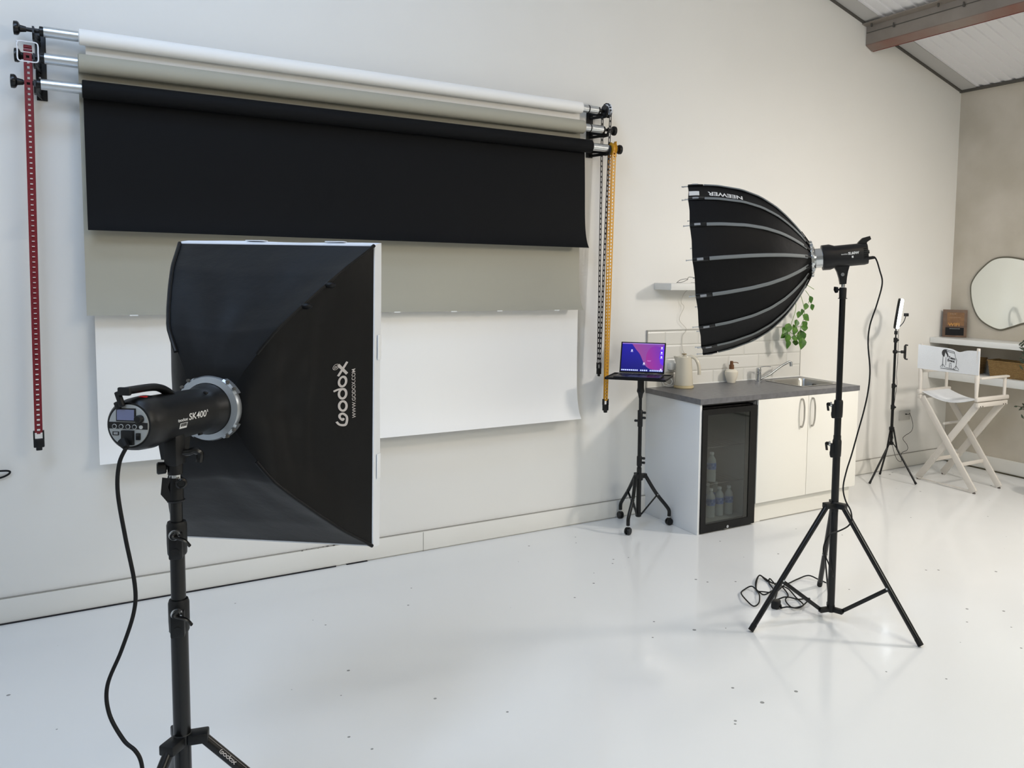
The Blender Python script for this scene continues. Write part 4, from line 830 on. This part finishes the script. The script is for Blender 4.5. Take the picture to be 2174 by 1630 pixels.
# fridge
t = Thing('display_fridge', 'black under-counter fridge with glass door and water bottles', 'fridge', (3.61, 4.45, 0))
fk = mat('black_fridge_metal', '#0a0a0a', .35, spec=.35); fin = mat('grey_fridge_liner', '#b4b5b0', .6)
b = B(); fx0, fx1, fy0, fy1, fz1 = 3.386, 3.852, 4.178, 4.72, .835
for c, s in (((fx0+.012, (fy0+fy1)/2, .43), (.024, fy1-fy0, .81)), ((fx1-.012, (fy0+fy1)/2, .43), (.024, fy1-fy0, .81)), (((fx0+fx1)/2, (fy0+fy1)/2, .823), (fx1-fx0-.048, fy1-fy0, .024)), (((fx0+fx1)/2, (fy0+fy1)/2, .037), (fx1-fx0-.048, fy1-fy0, .024)), (((fx0+fx1)/2, fy1-.012, .43), (fx1-fx0-.048, .024, .762))): b.box(c, s)
t.part('cabinet', b, fk)
b = B(); b.box(((fx0+fx1)/2, fy1-.030, .43), (fx1-fx0-.05, .006, .76)); b.box((fx0+.027, .5*(fy0+fy1), .43), (.005, fy1-fy0-.04, .76)); b.box((fx1-.027, .5*(fy0+fy1), .43), (.005, fy1-fy0-.04, .76)); b.box(((fx0+fx1)/2, .5*(fy0+fy1), .0515), (fx1-fx0-.05, fy1-fy0-.04, .004)); t.part('liner', b, fin)
for zz in (.30, .55):
    b = B()
    for k in range(9): b.cyl((fx0+.05+k*.045, fy0+.05, zz), (fx0+.05+k*.045, fy1-.05, zz), .0018, n=6)
    b.cyl((fx0+.03, fy0+.05, zz), (fx1-.03, fy0+.05, zz), .0025, n=6); b.cyl((fx0+.03, fy1-.05, zz), (fx1-.03, fy1-.05, zz), .0025, n=6); t.part('shelf', b, steel)
b = B(); dy0, dy1 = 4.135, 4.172; dx0, dx1, dz0, dz1 = 3.384, 3.854, .012, .828; gl, gr, gb, gt = 3.424, 3.792, .062, .790
for c, s in ((((dx0+gl)/2, (dy0+dy1)/2, (dz0+dz1)/2), (gl-dx0, dy1-dy0, dz1-dz0)), (((gr+dx1)/2, (dy0+dy1)/2, (dz0+dz1)/2), (dx1-gr, dy1-dy0, dz1-dz0)), (((gl+gr)/2, (dy0+dy1)/2, (dz0+gb)/2), (gr-gl, dy1-dy0, gb-dz0)), (((gl+gr)/2, (dy0+dy1)/2, (gt+dz1)/2), (gr-gl, dy1-dy0, dz1-gt))): b.box(c, s)
dr = t.part('door', b, fk)
glass = bpy.data.materials.new('tinted_fridge_glass'); glass.use_nodes = True; nt = glass.node_tree; nt.nodes.remove(nt.nodes['Principled BSDF'])
tr_ = nt.nodes.new('ShaderNodeBsdfTransparent'); tr_.inputs[0].default_value = (.66, .68, .67, 1); gl_ = nt.nodes.new('ShaderNodeBsdfGlossy'); gl_.inputs['Roughness'].default_value = .02; gl_.inputs[0].default_value = (.8, .8, .78, 1)
mx = nt.nodes.new('ShaderNodeMixShader'); fr = nt.nodes.new('ShaderNodeFresnel'); fr.inputs[0].default_value = 1.75; gm_ = nt.nodes.new('ShaderNodeNewGeometry'); sb_n = nt.nodes.new('ShaderNodeMath'); sb_n.operation = 'SUBTRACT'; sb_n.inputs[0].default_value = 1; nt.links.new(gm_.outputs['Backfacing'], sb_n.inputs[1]); ml_ = nt.nodes.new('ShaderNodeMath'); ml_.operation = 'MULTIPLY'; nt.links.new(fr.outputs[0], ml_.inputs[0]); nt.links.new(sb_n.outputs[0], ml_.inputs[1]); nt.links.new(ml_.outputs[0], mx.inputs[0]); nt.links.new(tr_.outputs[0], mx.inputs[1]); nt.links.new(gl_.outputs[0], mx.inputs[2]); nt.links.new(mx.outputs[0], nt.nodes['Material Output'].inputs[0])
b = B(); b.box(((gl+gr)/2, dy0+.006, (gb+gt)/2), (gr-gl, .004, gt-gb)); t.part('glass_pane', b, glass, dr)
b = B(); b.box((gr-.016, dy0+.012, (gb+gt)/2), (.030, .004, gt-gb)); t.part('inner_frame', b, mat('dark_grey_gasket', '#3a3b39', .5), dr)
b = B(); q = W(1544, 1117, y=dy0); b.cyl((q.x, dy0, q.z), (q.x, dy0-.004, q.z), .010, n=18); t.part('lock', b, chrome, dr); b = B(); b.box((q.x-.018, dy0-.001, q.z-.014), (.026, .002, .003)); t.part('badge', b, steel, dr)
b = B()
for xx in (fx0+.04, fx1-.04): b.cyl((xx, fy0+.03, 0), (xx, fy0+.03, .026), .014, n=12); b.cyl((xx, fy1-.05, 0), (xx, fy1-.05, .026), .014, n=12)
t.part('foot', b, blackm)
b = B(); b.box((3.62, 4.40, .857), (.46, .50, .010)); t.part('top_grille', b, blackg)
# bottles
pet = bpy.data.materials.new('clear_water_bottle'); pet.use_nodes = True; pb = pet.node_tree.nodes['Principled BSDF']; pb.inputs['Base Color'].default_value = (.85, .93, .96, 1); pb.inputs['Roughness'].default_value = .12; pb.inputs['Alpha'].default_value = .45
blabel = mat('blue_bottle_label', '#3a5fae', .5, vcol='#8fa6d8', vscale=60); capm = mat('white_bottle_cap', '#dfe6ea', .4)
def bottle(x, y, z, lab, grp):
    t = Thing('water_bottle', lab, 'bottle', (x, y, z), grp)
    b = B(); b.turn((x, y, z), (0, 0, 1), [(0, .024), (.004, .030), (.05, .031), (.06, .029), (.07, .031), (.14, .031), (.155, .027), (.175, .014), (.185, .0125)], 20); t.part('bottle_body', b, pet)
    b = B(); b.turn((x, y, z+.184), (0, 0, 1), [(0, .014), (.002, .015), (.014, .0145), (.016, .012)], 16); t.part('cap', b, capm)
    b = B(); b.turnclosed((x, y, z+.085), (0, 0, 1), [(0, .0305), (0, .0317), (.045, .0317), (.045, .0305)], 20); t.part('paper_label', b, blabel)
    return t
b0 = bottle(3.585, 4.28, .054, 'water bottle at the front left of the fridge floor', 'water bottles in the fridge')
def dup(root, loc, label):
    r = root.copy(); col.objects.link(r); r.location = loc; r['label'] = label
    for ch in list(root.children):
        c = ch.copy(); col.objects.link(c); c.parent = r
    return r
for x, y, z, lab in ((3.665, 4.285, .054, 'water bottle in the middle of the front row on the fridge floor'), (3.745, 4.28, .054, 'water bottle at the right of the front row on the fridge floor'), (3.655, 4.40, .054, 'water bottle behind the front row on the fridge floor, left one'), (3.735, 4.41, .054, 'water bottle behind the front row on the fridge floor, right one'), (3.585, 4.28, .304, 'water bottle alone on the middle fridge shelf')):
    dup(b0.o, (x, y, z), lab)

# ================================================================== RING LIGHT
GX, GY = 5.72, 4.50
t = Thing('ring_light', 'white glowing ring light on thin black tripod by the socket', 'ring light', (GX, GY, 0))
for z0, z1, r in ((.30, .80, .0125), (.70, 1.20, .0105)): b = B(); vcyl(b, GX, GY, z0, z1, r, 16); t.part('tube_section', b, stand_m)
for zc in (.80, 1.185, .62): b = B(); b.turn((GX, GY, zc-.02), (0, 0, 1), [(0, .014), (.003, .0165), (.037, .0165), (.04, .013)], 16); b.ball((GX+.016, GY-.012, zc), .009, n=8); t.part('collar', b, blackm)
b = B(); b.turn((GX, GY, .42), (0, 0, 1), [(0, .014), (.004, .022), (.03, .022), (.036, .014)], 16); b.turn((GX, GY, .30), (0, 0, 1), [(0, .014), (.004, .02), (.024, .02), (.028, .014)], 16); t.part('hub', b, blackm)
for fpx, fpy in ((1846, 1026), (1945, 1028), (1868, 1006)):
    f = W(fpx, fpy, z=.008); O = V((GX, GY, 0)); d = V((f.x-GX, f.y-GY, 0)).normalized()
    b = B(); k = O+d*.055+V((0, 0, .275)); b.cyl(O+d*.018+V((0, 0, .435)), k, .007, n=10); b.cyl(k, f, .0085, n=12); lg = t.part('leg', b, stand_m)
    b = B(); b.cyl(f+(k-f).normalized()*.02, f, .010, n=12); t.part('foot', b, rubber, lg)
    b = B(); b.beam(O+d*.018+V((0, 0, .315)), k+V((0, 0, -.0)), .012, .004, (d.y, -d.x, 0), .001); t.part('brace', b, stand_m)
rc = V((GX+.018, GY-.012, 1.405)); azr = rad(143); GF = view_frame(rc, azr, rad(7))
# lean of the ring: top tipped to the right as seen
b = B(GF); Rr = .125
b.turnclosed((0, 0, .006), (0, 0, 1), [(0, Rr-.022), (0, Rr+.002), (.018, Rr+.002), (.022, Rr-.004), (.022, Rr-.018), (.018, Rr-.022)], 56); shell = t.part('ring_shell', b, blackm)
b = B(GF); b.turnclosed((0, 0, -.018), (0, 0, 1), [(0, Rr-.016), (0, Rr-.006), (.008, Rr+.001), (.024, Rr+.001), (.024, Rr-.023), (.008, Rr-.022)], 56); t.part('ring_diffuser', b, mat('glowing_ring_diffuser', '#ffffff', .4, emit='#eef8ff', es=6.0))
b = B(); p0 = GF @ V((0, -Rr-.002, .006)); b.cyl((GX, GY, 1.20), (GX, GY, 1.235), .006, n=10); b.cyl((GX, GY, 1.232), (GX+.002, GY, 1.262), .014, n=14); b.cyl((GX, GY, 1.26), tuple(p0), .006, n=10); b.box(p0+V((0, 0, .004)), (.03, .02, .008), bev=.002); t.part('ball_head', b, blackm)
b = B(); q0 = GF @ V((0, -Rr+.02, -.02)); q1 = GF @ V((0, .0, -.055)); b.tube([q0, q0.lerp(q1, .5)+V((.01, 0, -.01)), q1], .004, 6); b.box(q1, (.03, .03, .026), bev=.003); t.part('phone_clip', b, blackm)
b = B(); dr_ = V((.84, -.54, 0)); p = V((GX, GY, 1.087)); b.ball(p, .02, n=12); b.cyl(p, p+dr_*.052, .007, .005, n=10); b.cyl(p+dr_*.05, p+dr_*.075, .013, n=12); t.part('holder_arm', b, blackm)
b = B(); e_ = p+dr_*.083; b.box(e_, (.010, .04, .105), rot=M.Rotation(-rad(32), 4, 'Z'), bev=.003); b.tube([e_+V((0, 0, .05)), e_+V((0, 0, .058))+dr_*.004, e_+dr_*.022+V((0, 0, .056))], .006, 8); b.tube([e_+V((0, 0, -.05)), e_+V((0, 0, -.058))+dr_*.004, e_+dr_*.024+V((0, 0, -.062))], .006, 8); t.part('phone_holder', b, blackm)
b = B(); b.tube([rc+V((0, 0, -.13)), (GX+.02, GY-.014, 1.0), (GX+.016, GY-.01, .90), (GX+.024, GY-.014, .82), (GX+.016, GY-.01, .72), (GX-.01, GY-.016, .60), (GX-.03, GY-.03, .45), (GX-.014, GY-.03, .36)], .002, 6); t.part('wire', b, rubber)
t = Thing('wall_socket', 'white wall socket near the floor behind the ring light', 'socket', (6.20, WY-.01, .476))
b = B(); b.box((6.20, WY-.006, .476), (.146, .011, .086), bev=.003); t.part('face_plate', b, mat('grey_socket_plate', '#c3c0ba', .35))
b = B(); pp_ = [V((6.205, WY-.014, .487)), V((6.22, WY-.035, .487))]+[W(x, y, y=WY-.03) for x, y in ((1932, 878), (1938, 900), (1935, 915), (1921, 925), (1917, 932), (1926, 945), (1926, 955), (1914, 962))]+[V((6.02, 4.62, .10)), V((5.90, 4.58, .15)), V((5.76, 4.52, .30)), V((5.745, 4.51, .36))]
b.tube(pp_, .0022, 6); 
b.box(pp_[0]+V((0, -.004, 0)), (.012, .012, .008))
solo('usb_cable', b, rubber, 'thin black cable looping from the low wall socket to the ring light', 'cable', tuple(pp_[0]))

# ================================================================== DIRECTOR'S CHAIR
wood = mat('white_painted_wood', '#d6d0c7', .5, bump=.06, bscale=30); canvas = mat('white_canvas', '#e6e9ec', .8, bump=.15, bscale=120)
cx0, cx1, cy0, cy1, sz = 5.955, 6.295, 3.865, 4.400, .745
t = Thing('directors_chair', "tall white folding director's chair with canvas back and seat", 'chair', ((cx0+cx1)/2, (cy0+cy1)/2, 0))
for xx, off in ((cx0, 0), (cx1, 0)):
    for sg in (0, 1):
        ya, yb_2 = (cy1-.02, cy0-.005) if sg == 0 else (cy0+.02, cy1+.005)
        b = B(); b.beam((xx+(.011 if sg else -.011), ya, sz-.035), (xx+(.011 if sg else -.011), yb_2, .012), .054, .018, (0, 1, 0), .003); lg = t.part('leg', b, wood)
        b = B(); b.cyl((xx+(.011 if sg else -.011), yb_2, 0), (xx+(.011 if sg else -.011), yb_2, .010), .010, n=10); t.part('foot', b, mat('grey_foot_pad', '#5d5650', .6), lg)
for yy in (cy0, cy1):
    b = B(); b.beam((cx0-.045, yy, sz+.010), (cx1+.045, yy, sz+.010), .032, .034, (0, 1, 0), .008); b.beam((cx0-.03, yy, sz-.034), (cx1+.03, yy, sz-.034), .026, .036, (0, 1, 0), .004); t.part('seat_rail', b, wood)
    b = B()
    for xx in (cx0+.0, cx0+.03, cx1-.03, cx1): b.ball((xx, yy-.014, sz-.045), .005, n=6)
    t.part('screw', b, mat('dark_screw', '#4e463c', .5))
    yp = yy+(.014 if yy == cy0 else 0); b = B(); b.turn((cx0-.02, yp, sz+.024), (0, 0, 1), [(0, .014), (.05, .015), (.14, .019), (.175, .018), (.18, .015), (.39, .014)], 16); t.part('back_post', b, wood)
    b = B(); b.turn((cx1-.005, yy, sz+.024), (0, 0, 1), [(0, .013), (.145, .013)], 16); t.part('arm_post', b, wood)
    b = B(); b.beam((cx0-.01, yy, sz+.178), (cx1+.035, yy, sz+.178), .042, .018, (0, 1, 0), .008); t.part('armrest', b, wood)
b = B(); b.cyl((cx0+.12, cy0+.15, .46), (cx0+.12, cy1-.14, .485), .011, n=12) if False else b.tube([(cx0+.0, 4.285, .475), (cx0+.16, 4.20, .470), (cx0+.30, 4.12, .462)], .013, 12); 
b = B(); b.cyl((cx0, 4.17, .515), (cx1, 4.17, .515), .011, n=12); t.part('stretcher', b, wood)
for yy, zz in ((cy0+.15, .20), (cy1-.15, .20)): b = B(); b.beam((cx0, yy, zz), (cx1, yy, zz), .03, .014, (0, 0, 1), .003); t.part('stretcher', b, wood)
b = B(); b.beam((cx0-.012, cy0+.005, .018), (cx0-.012, cy1-.005, .018), .010, .006, (0, 0, 1), .001); t.part('floor_rod', b, wood)
N = 18
b = B(); b.loops([[V((cx0-.01+(cx1-cx0+.02)*k/12, cy0+.012+(cy1-cy0-.024)*i/N, sz+.012-.055*math.sin(PI*i/N)*(1-.25*math.sin(PI*k/12)))) for k in range(13)]+[V((cx0-.01+(cx1-cx0+.02)*k/12, cy0+.012+(cy1-cy0-.024)*i/N, sz+.008-.055*math.sin(PI*i/N)*(1-.25*math.sin(PI*k/12)))) for k in range(12, -1, -1)] for i in range(N+1)]); t.part('seat', b, canvas)
def bk(yf, zf, h=0):   # back canvas, wraps behind the posts; yf 0 at far side .. 1 near side
    y_ = cy1+.022-(cy1-cy0+.030)*yf; zlo, zhi = sz+.205, sz+.395
    zhi2 = zhi+.010-.022*math.exp(-((yf-.66)/.10)**2)-.010*yf
    x_ = cx0-.038+.02*math.sin(PI*yf)+.003*math.sin(yf*14)*zf
    return V((x_-h, y_, zlo-.006*math.sin(PI*yf)+(zhi2-zlo)*zf))
b = B(); b.loops([[bk(i/24, k/10) for k in range(11)]+[bk(i/24, k/10, -.004) for k in range(10, -1, -1)] for i in range(25)]); bc = t.part('back_rest', b, canvas)
# emblem printed on the back: studio lamp, arm, tripods and two lines of lettering
def em(u, v, h): # u 0..1 across, v 0..1 up on a 120 x 130 mm patch
    return bk(.368+u*.30, .10+v*.85, .0008+h)
ink = mat('dark_grey_print', '#3a3a3c', .7)
b = B()
b.loops([[em(.22+.17*r_*math.cos(a), .80+.17*r_*math.sin(a)*1.1, hh) for r_, hh in ((0.02, 0), (1, 0), (1, .0006), (.02, .0006))] for a in [rad(60+200*i/14) for i in range(15)]])
b.loops([[em(u, v, hh) for hh in (0, .0006)]+[em(u2, v2, .0006), em(u2, v2, 0)] for u, v, u2, v2 in ((.22, .97, .26, .80), (.30, .92, .32, .72), (.40, .72, .36, .58))])
for st in ([(.25, .98), (.70, .97)], [(.30, .90), (.70, .90)], [(.70, .97), (.78, .72), (.86, .60)], [(.12, .72), (.12, .22)], [(.28, .60), (.28, .2)], [(.0, .10), (.12, .26), (.26, .10)], [(.12, .26), (.12, .12)], [(.86, .6), (.84, .25)], [(.70, .08), (.84, .28), (1.0, .08)], [(.84, .28), (.84, .12)], [(.48, .30), (.48, .12)], [(.56, .30), (.58, .12)], [(.46, .34), (.58, .34)], [(.0, .04), (1, .02)], [(.30, .1), (.8, .06)]):
    b.ribbon(em, st, .022, smooth=0)
b.text('Team', lambda u, v, h: em(.40+u, .56+v, h), .17, .0006, bold=.008, xs=1.0); b.text('Event', lambda u, v, h: em(.36+u, .42+v, h), .17, .0006, bold=.008, xs=1.0)
t.part('emblem', b, ink, bc, label='dark printed emblem of lamps and tripods')

# ================================================================== SHELVES, MIRROR, SIGN, BASKETS, PLANT
shm = mat('white_gloss_shelf', '#e6e7e4', .3)
b = B(); b.box((6.655, 3.40, 1.146), (.288, 2.69, .050), bev=.002); solo('floating_shelf', b, shm, 'upper white floating shelf below the mirror', 'shelf', (6.65, 3.4, 1.146), 'floating shelves on the beige wall')
b = B(); b.box((6.655, 3.40, .835), (.288, 2.69, .066), bev=.002); solo('floating_shelf', b, shm, 'lower white floating shelf with the baskets', 'shelf', (6.65, 3.4, .835), 'floating shelves on the beige wall')
ol = [(4.548, 1.618), (4.515, 1.458), (4.429, 1.335), (4.266, 1.265), (4.149, 1.290), (4.028, 1.333), (3.90, 1.345), (3.80, 1.42), (3.76, 1.55), (3.80, 1.72), (3.92, 1.83), (4.059, 1.873), (4.215, 1.896), (4.34, 1.878), (4.445, 1.80), (4.52, 1.71)]
oc = crom([V((0, y_, z_)) for y_, z_ in ol], 6, True)
t = Thing('wall_mirror', 'irregular pebble-shaped mirror with thin dark frame on the beige wall', 'mirror', (WX-.01, 4.16, 1.58))
b = B(); b.prism([(WX-.012, p.y, p.z) for p in oc], (.010, 0, 0)); t.part('mirror_glass', b, mat('mirror_silver', '#e9edea', .02, metal=1))
b = B(); b.tube([(WX-.010, p.y, p.z) for p in oc], .007, 8, closed=True, smooth=0); t.part('frame', b, mat('dark_bronze_frame', '#6c695c', .4, metal=.5))
# sign
sgx = V((math.sin(rad(142)), math.cos(rad(142)), 0)); o_ = V((6.700, 4.630, 1.1725)); nrm = V((-sgx.y, sgx.x, 0)); nrm = nrm if nrm.dot(V((1, 1, 0))) > 0 else -nrm
GS = frame(o_, sgx, nrm, V((0, 0, 1))) @ M.Rotation(rad(-4), 4, 'X')
t = Thing('wifi_sign', 'brown wooden wifi sign standing in the corner on the upper shelf', 'sign', tuple(o_))
b = B(GS); b.box((0, 0, .125), (.205, .012, .25), bev=.002); pl = t.part('board', b, mat('brown_wood_board', '#705a48', .6, vcol='#5c4636', vscale=14))
b = B(GS); b.box((.006, -.0066, .165), (.145, .0014, .12)); t.part('printed_panel', b, mat('warm_brown_print', '#84603c', .6, vcol='#6f4f30', vscale=20), pl)
b = B(GS); b.box((0, -.0075, .052), (.155, .003, .07)); t.part('password_panel', b, blackg, pl)
gold = mat('gold_print', '#c08a3c', .5); fn = lambda x0, z0: (lambda u, v, h: (x0+u, -.0074-h, z0+v))
b = B(GS); b.text('WIFI', fn(-.055, .100), .042, .0006, bold=.0006, xs=1.15); t.part('lettering', b, gold, pl)
b = B(GS); b.text('F R E E', fn(-.04, .205), .016, .0006); b.ribbon(fn(0, 0), [(-.05, .178), (.05, .178)], .0016, smooth=0); t.part('fine_lettering', b, mat('pale_print', '#a8937c', .6), pl)
b = B(GS); b.ribbon(lambda u, v, h: (u, -.0092-h, v), [(-.045, .077), (.045, .077)], .0022, smooth=0); t.part('password_line', b, greyr, pl)
# baskets
def weave():
    m = mat('woven_seagrass', '#a6824e', .75); nt = m.node_tree; bs = nt.nodes['Principled BSDF']; tc = nt.nodes.new('ShaderNodeTexCoord'); wv = nt.nodes.new('ShaderNodeTexWave'); wv.inputs['Scale'].default_value = 28; wv.bands_direction = 'Z'; wv.inputs['Distortion'].default_value = 3; wv.inputs['Detail'].default_value = 2; wv.inputs['Detail Scale'].default_value = 6
    nt.links.new(tc.outputs['Object'], wv.inputs[0]); r = nt.nodes.new('ShaderNodeValToRGB'); r.color_ramp.elements[0].color = S('#7a5a30'); r.color_ramp.elements[1].color = S('#b3925c'); nt.links.new(wv.outputs[1], r.inputs[0]); nt.links.new(r.outputs[0], bs.inputs['Base Color'])
    bp = nt.nodes.new('ShaderNodeBump'); bp.inputs['Distance'].default_value = .006; nt.links.new(wv.outputs[1], bp.inputs['Height']); nt.links.new(bp.outputs[0], bs.inputs['Normal']); return m
wvm = weave()
def basket(xc, yc, z, lx, ly, h, lab, dip=True):
    t = Thing('wicker_basket', lab, 'basket', (xc, yc, z), 'wicker baskets on the lower shelf')
    b = B(); R = []; K = 16
    for k in range(K+1):
        u = k/K; e_ = .88+.12*u; zz = z+.001+h*u; wob = .0022*(k % 2)
        R.append([(x, y, z_+(.014*abs((y-yc)/(ly/2))**2 if u > .6 and dip else 0)*u) for x, y, z_ in rrect(xc-lx/2*e_-wob, xc+lx/2*e_+wob, yc-ly/2*e_-wob, yc+ly/2*e_+wob, .025, zz, 5)])
    inn = [[(xc+(x-xc)*.93, yc+(y-yc)*.95, max(z_, z+.006)) for x, y, z_ in r_] for r_ in R[::-1]]
    b.loops(R+inn); bd = t.part('basket_body', b, wvm)
    b = B(); rp_ = [V(p) for p in R[-1]]; b.tube([V(p)*1 for p in rp_], .007, 8, closed=True, smooth=0); t.part('rim', b, wvm)
    return t
basket(6.665, 4.035, .8685, .19, .36, .125, 'wicker basket on the lower shelf near the right edge')
basket(6.660, 4.50, .8685, .19, .36, .125, 'wicker basket on the lower shelf behind the chair back')
# plant on the floor just past the right edge, its twigs reaching into view
t = Thing('potted_tree', 'dark green leafy twigs of a small tree at the right edge', 'plant', (6.36, 3.46, 0))
b = B(); b.turn((6.36, 3.46, 0), (0, 0, 1), [(0, .10), (.004, .11), (.26, .14), (.27, .14), (.27, .125), (.24, .12)], 28); t.part('pot', b, mat('grey_planter', '#a5a49a', .7))
b = B(); b.turn((6.36, 3.46, .24), (0, 0, 1), [(0, .118), (.004, .118)], 24); t.part('soil', b, mat('potting_soil', '#3b3026', .9))
stb = B(); lv = B(); dk = mat('dark_olive_leaf', '#2c3a28', .5, vcol='#3c4c38', vscale=20)
stb.tube([(6.36, 3.46, .24), (6.35, 3.47, .6), (6.37, 3.49, 1.0), (6.36, 3.48, 1.4)], .009, 8)
def twig(tx_, ty_, root, n, s=1.0):
    e_ = W(tx_, ty_, x=6.40); r0 = V(root); stb.tube([r0, r0.lerp(e_, .5)+V((0, 0, .02)), e_], .0028, 5)
    for i in range(n):
        p = r0.lerp(e_, .72+.28*i/max(1, n-1)); leaf(lv, p, V((random.uniform(-.4, .4), random.choice((-1, 1))*random.uniform(.3, 1), random.uniform(-.7, .9))), .05*s, .018*s, (-1, -.3, random.uniform(-.3, .6)), .1)
for x, y in ((2163, 732), (2170, 726), (2167, 745), (2172, 765), (2169, 768), (2172, 785)): twig(x, y, (6.37, 3.49, .95+random.uniform(0, .15)), 6)
for x, y in ((2161, 862), (2165, 868), (2170, 856), (2172, 888)): twig(x, y, (6.355, 3.475, .62), 3, .9)
for k in range(26): 
    p = V((6.34+random.uniform(-.16, .10), 3.44+random.uniform(-.16, .10), 1.15+random.uniform(-.2, .45))); stb.tube([(6.365, 3.485, min(1.38, p.z-.06)), p], .0022, 5, smooth=0)
    for j in range(4): leaf(lv, p, V((random.uniform(-1, 1), random.uniform(-1, 1), random.uniform(-.3, 1))), .05, .018, (-1, -.3, .3), .1)
t.part('twigs', stb, mat('brown_bark', '#57493a', .8)); t.part('leaves', lv, dk, ang=80)
# cable loop at the left edge
b = B(); c0 = W(-14, 1008, y=WY-.03)
b.tube([(c0.x+.062*math.cos(a), WY-.02-.012*math.sin(a), c0.z+.020*math.sin(a)+.004*math.cos(2*a)) for a in [rad(30*i) for i in range(12)]], .0045, 8, closed=True, smooth=3); b.tube([(c0.x-.06, WY-.02, c0.z), (c0.x-.2, WY-.02, c0.z+.1)], .0045, 8, smooth=0)
solo('cable_loop', b, rubber, 'black cable loop on the wall at the left edge', 'cable', (c0.x, WY-.02, c0.z))
for o in list(bpy.data.objects):
    if o.type == 'MESH' and len(o.data.vertices) == 0: print('EMPTY MESH', o.name)
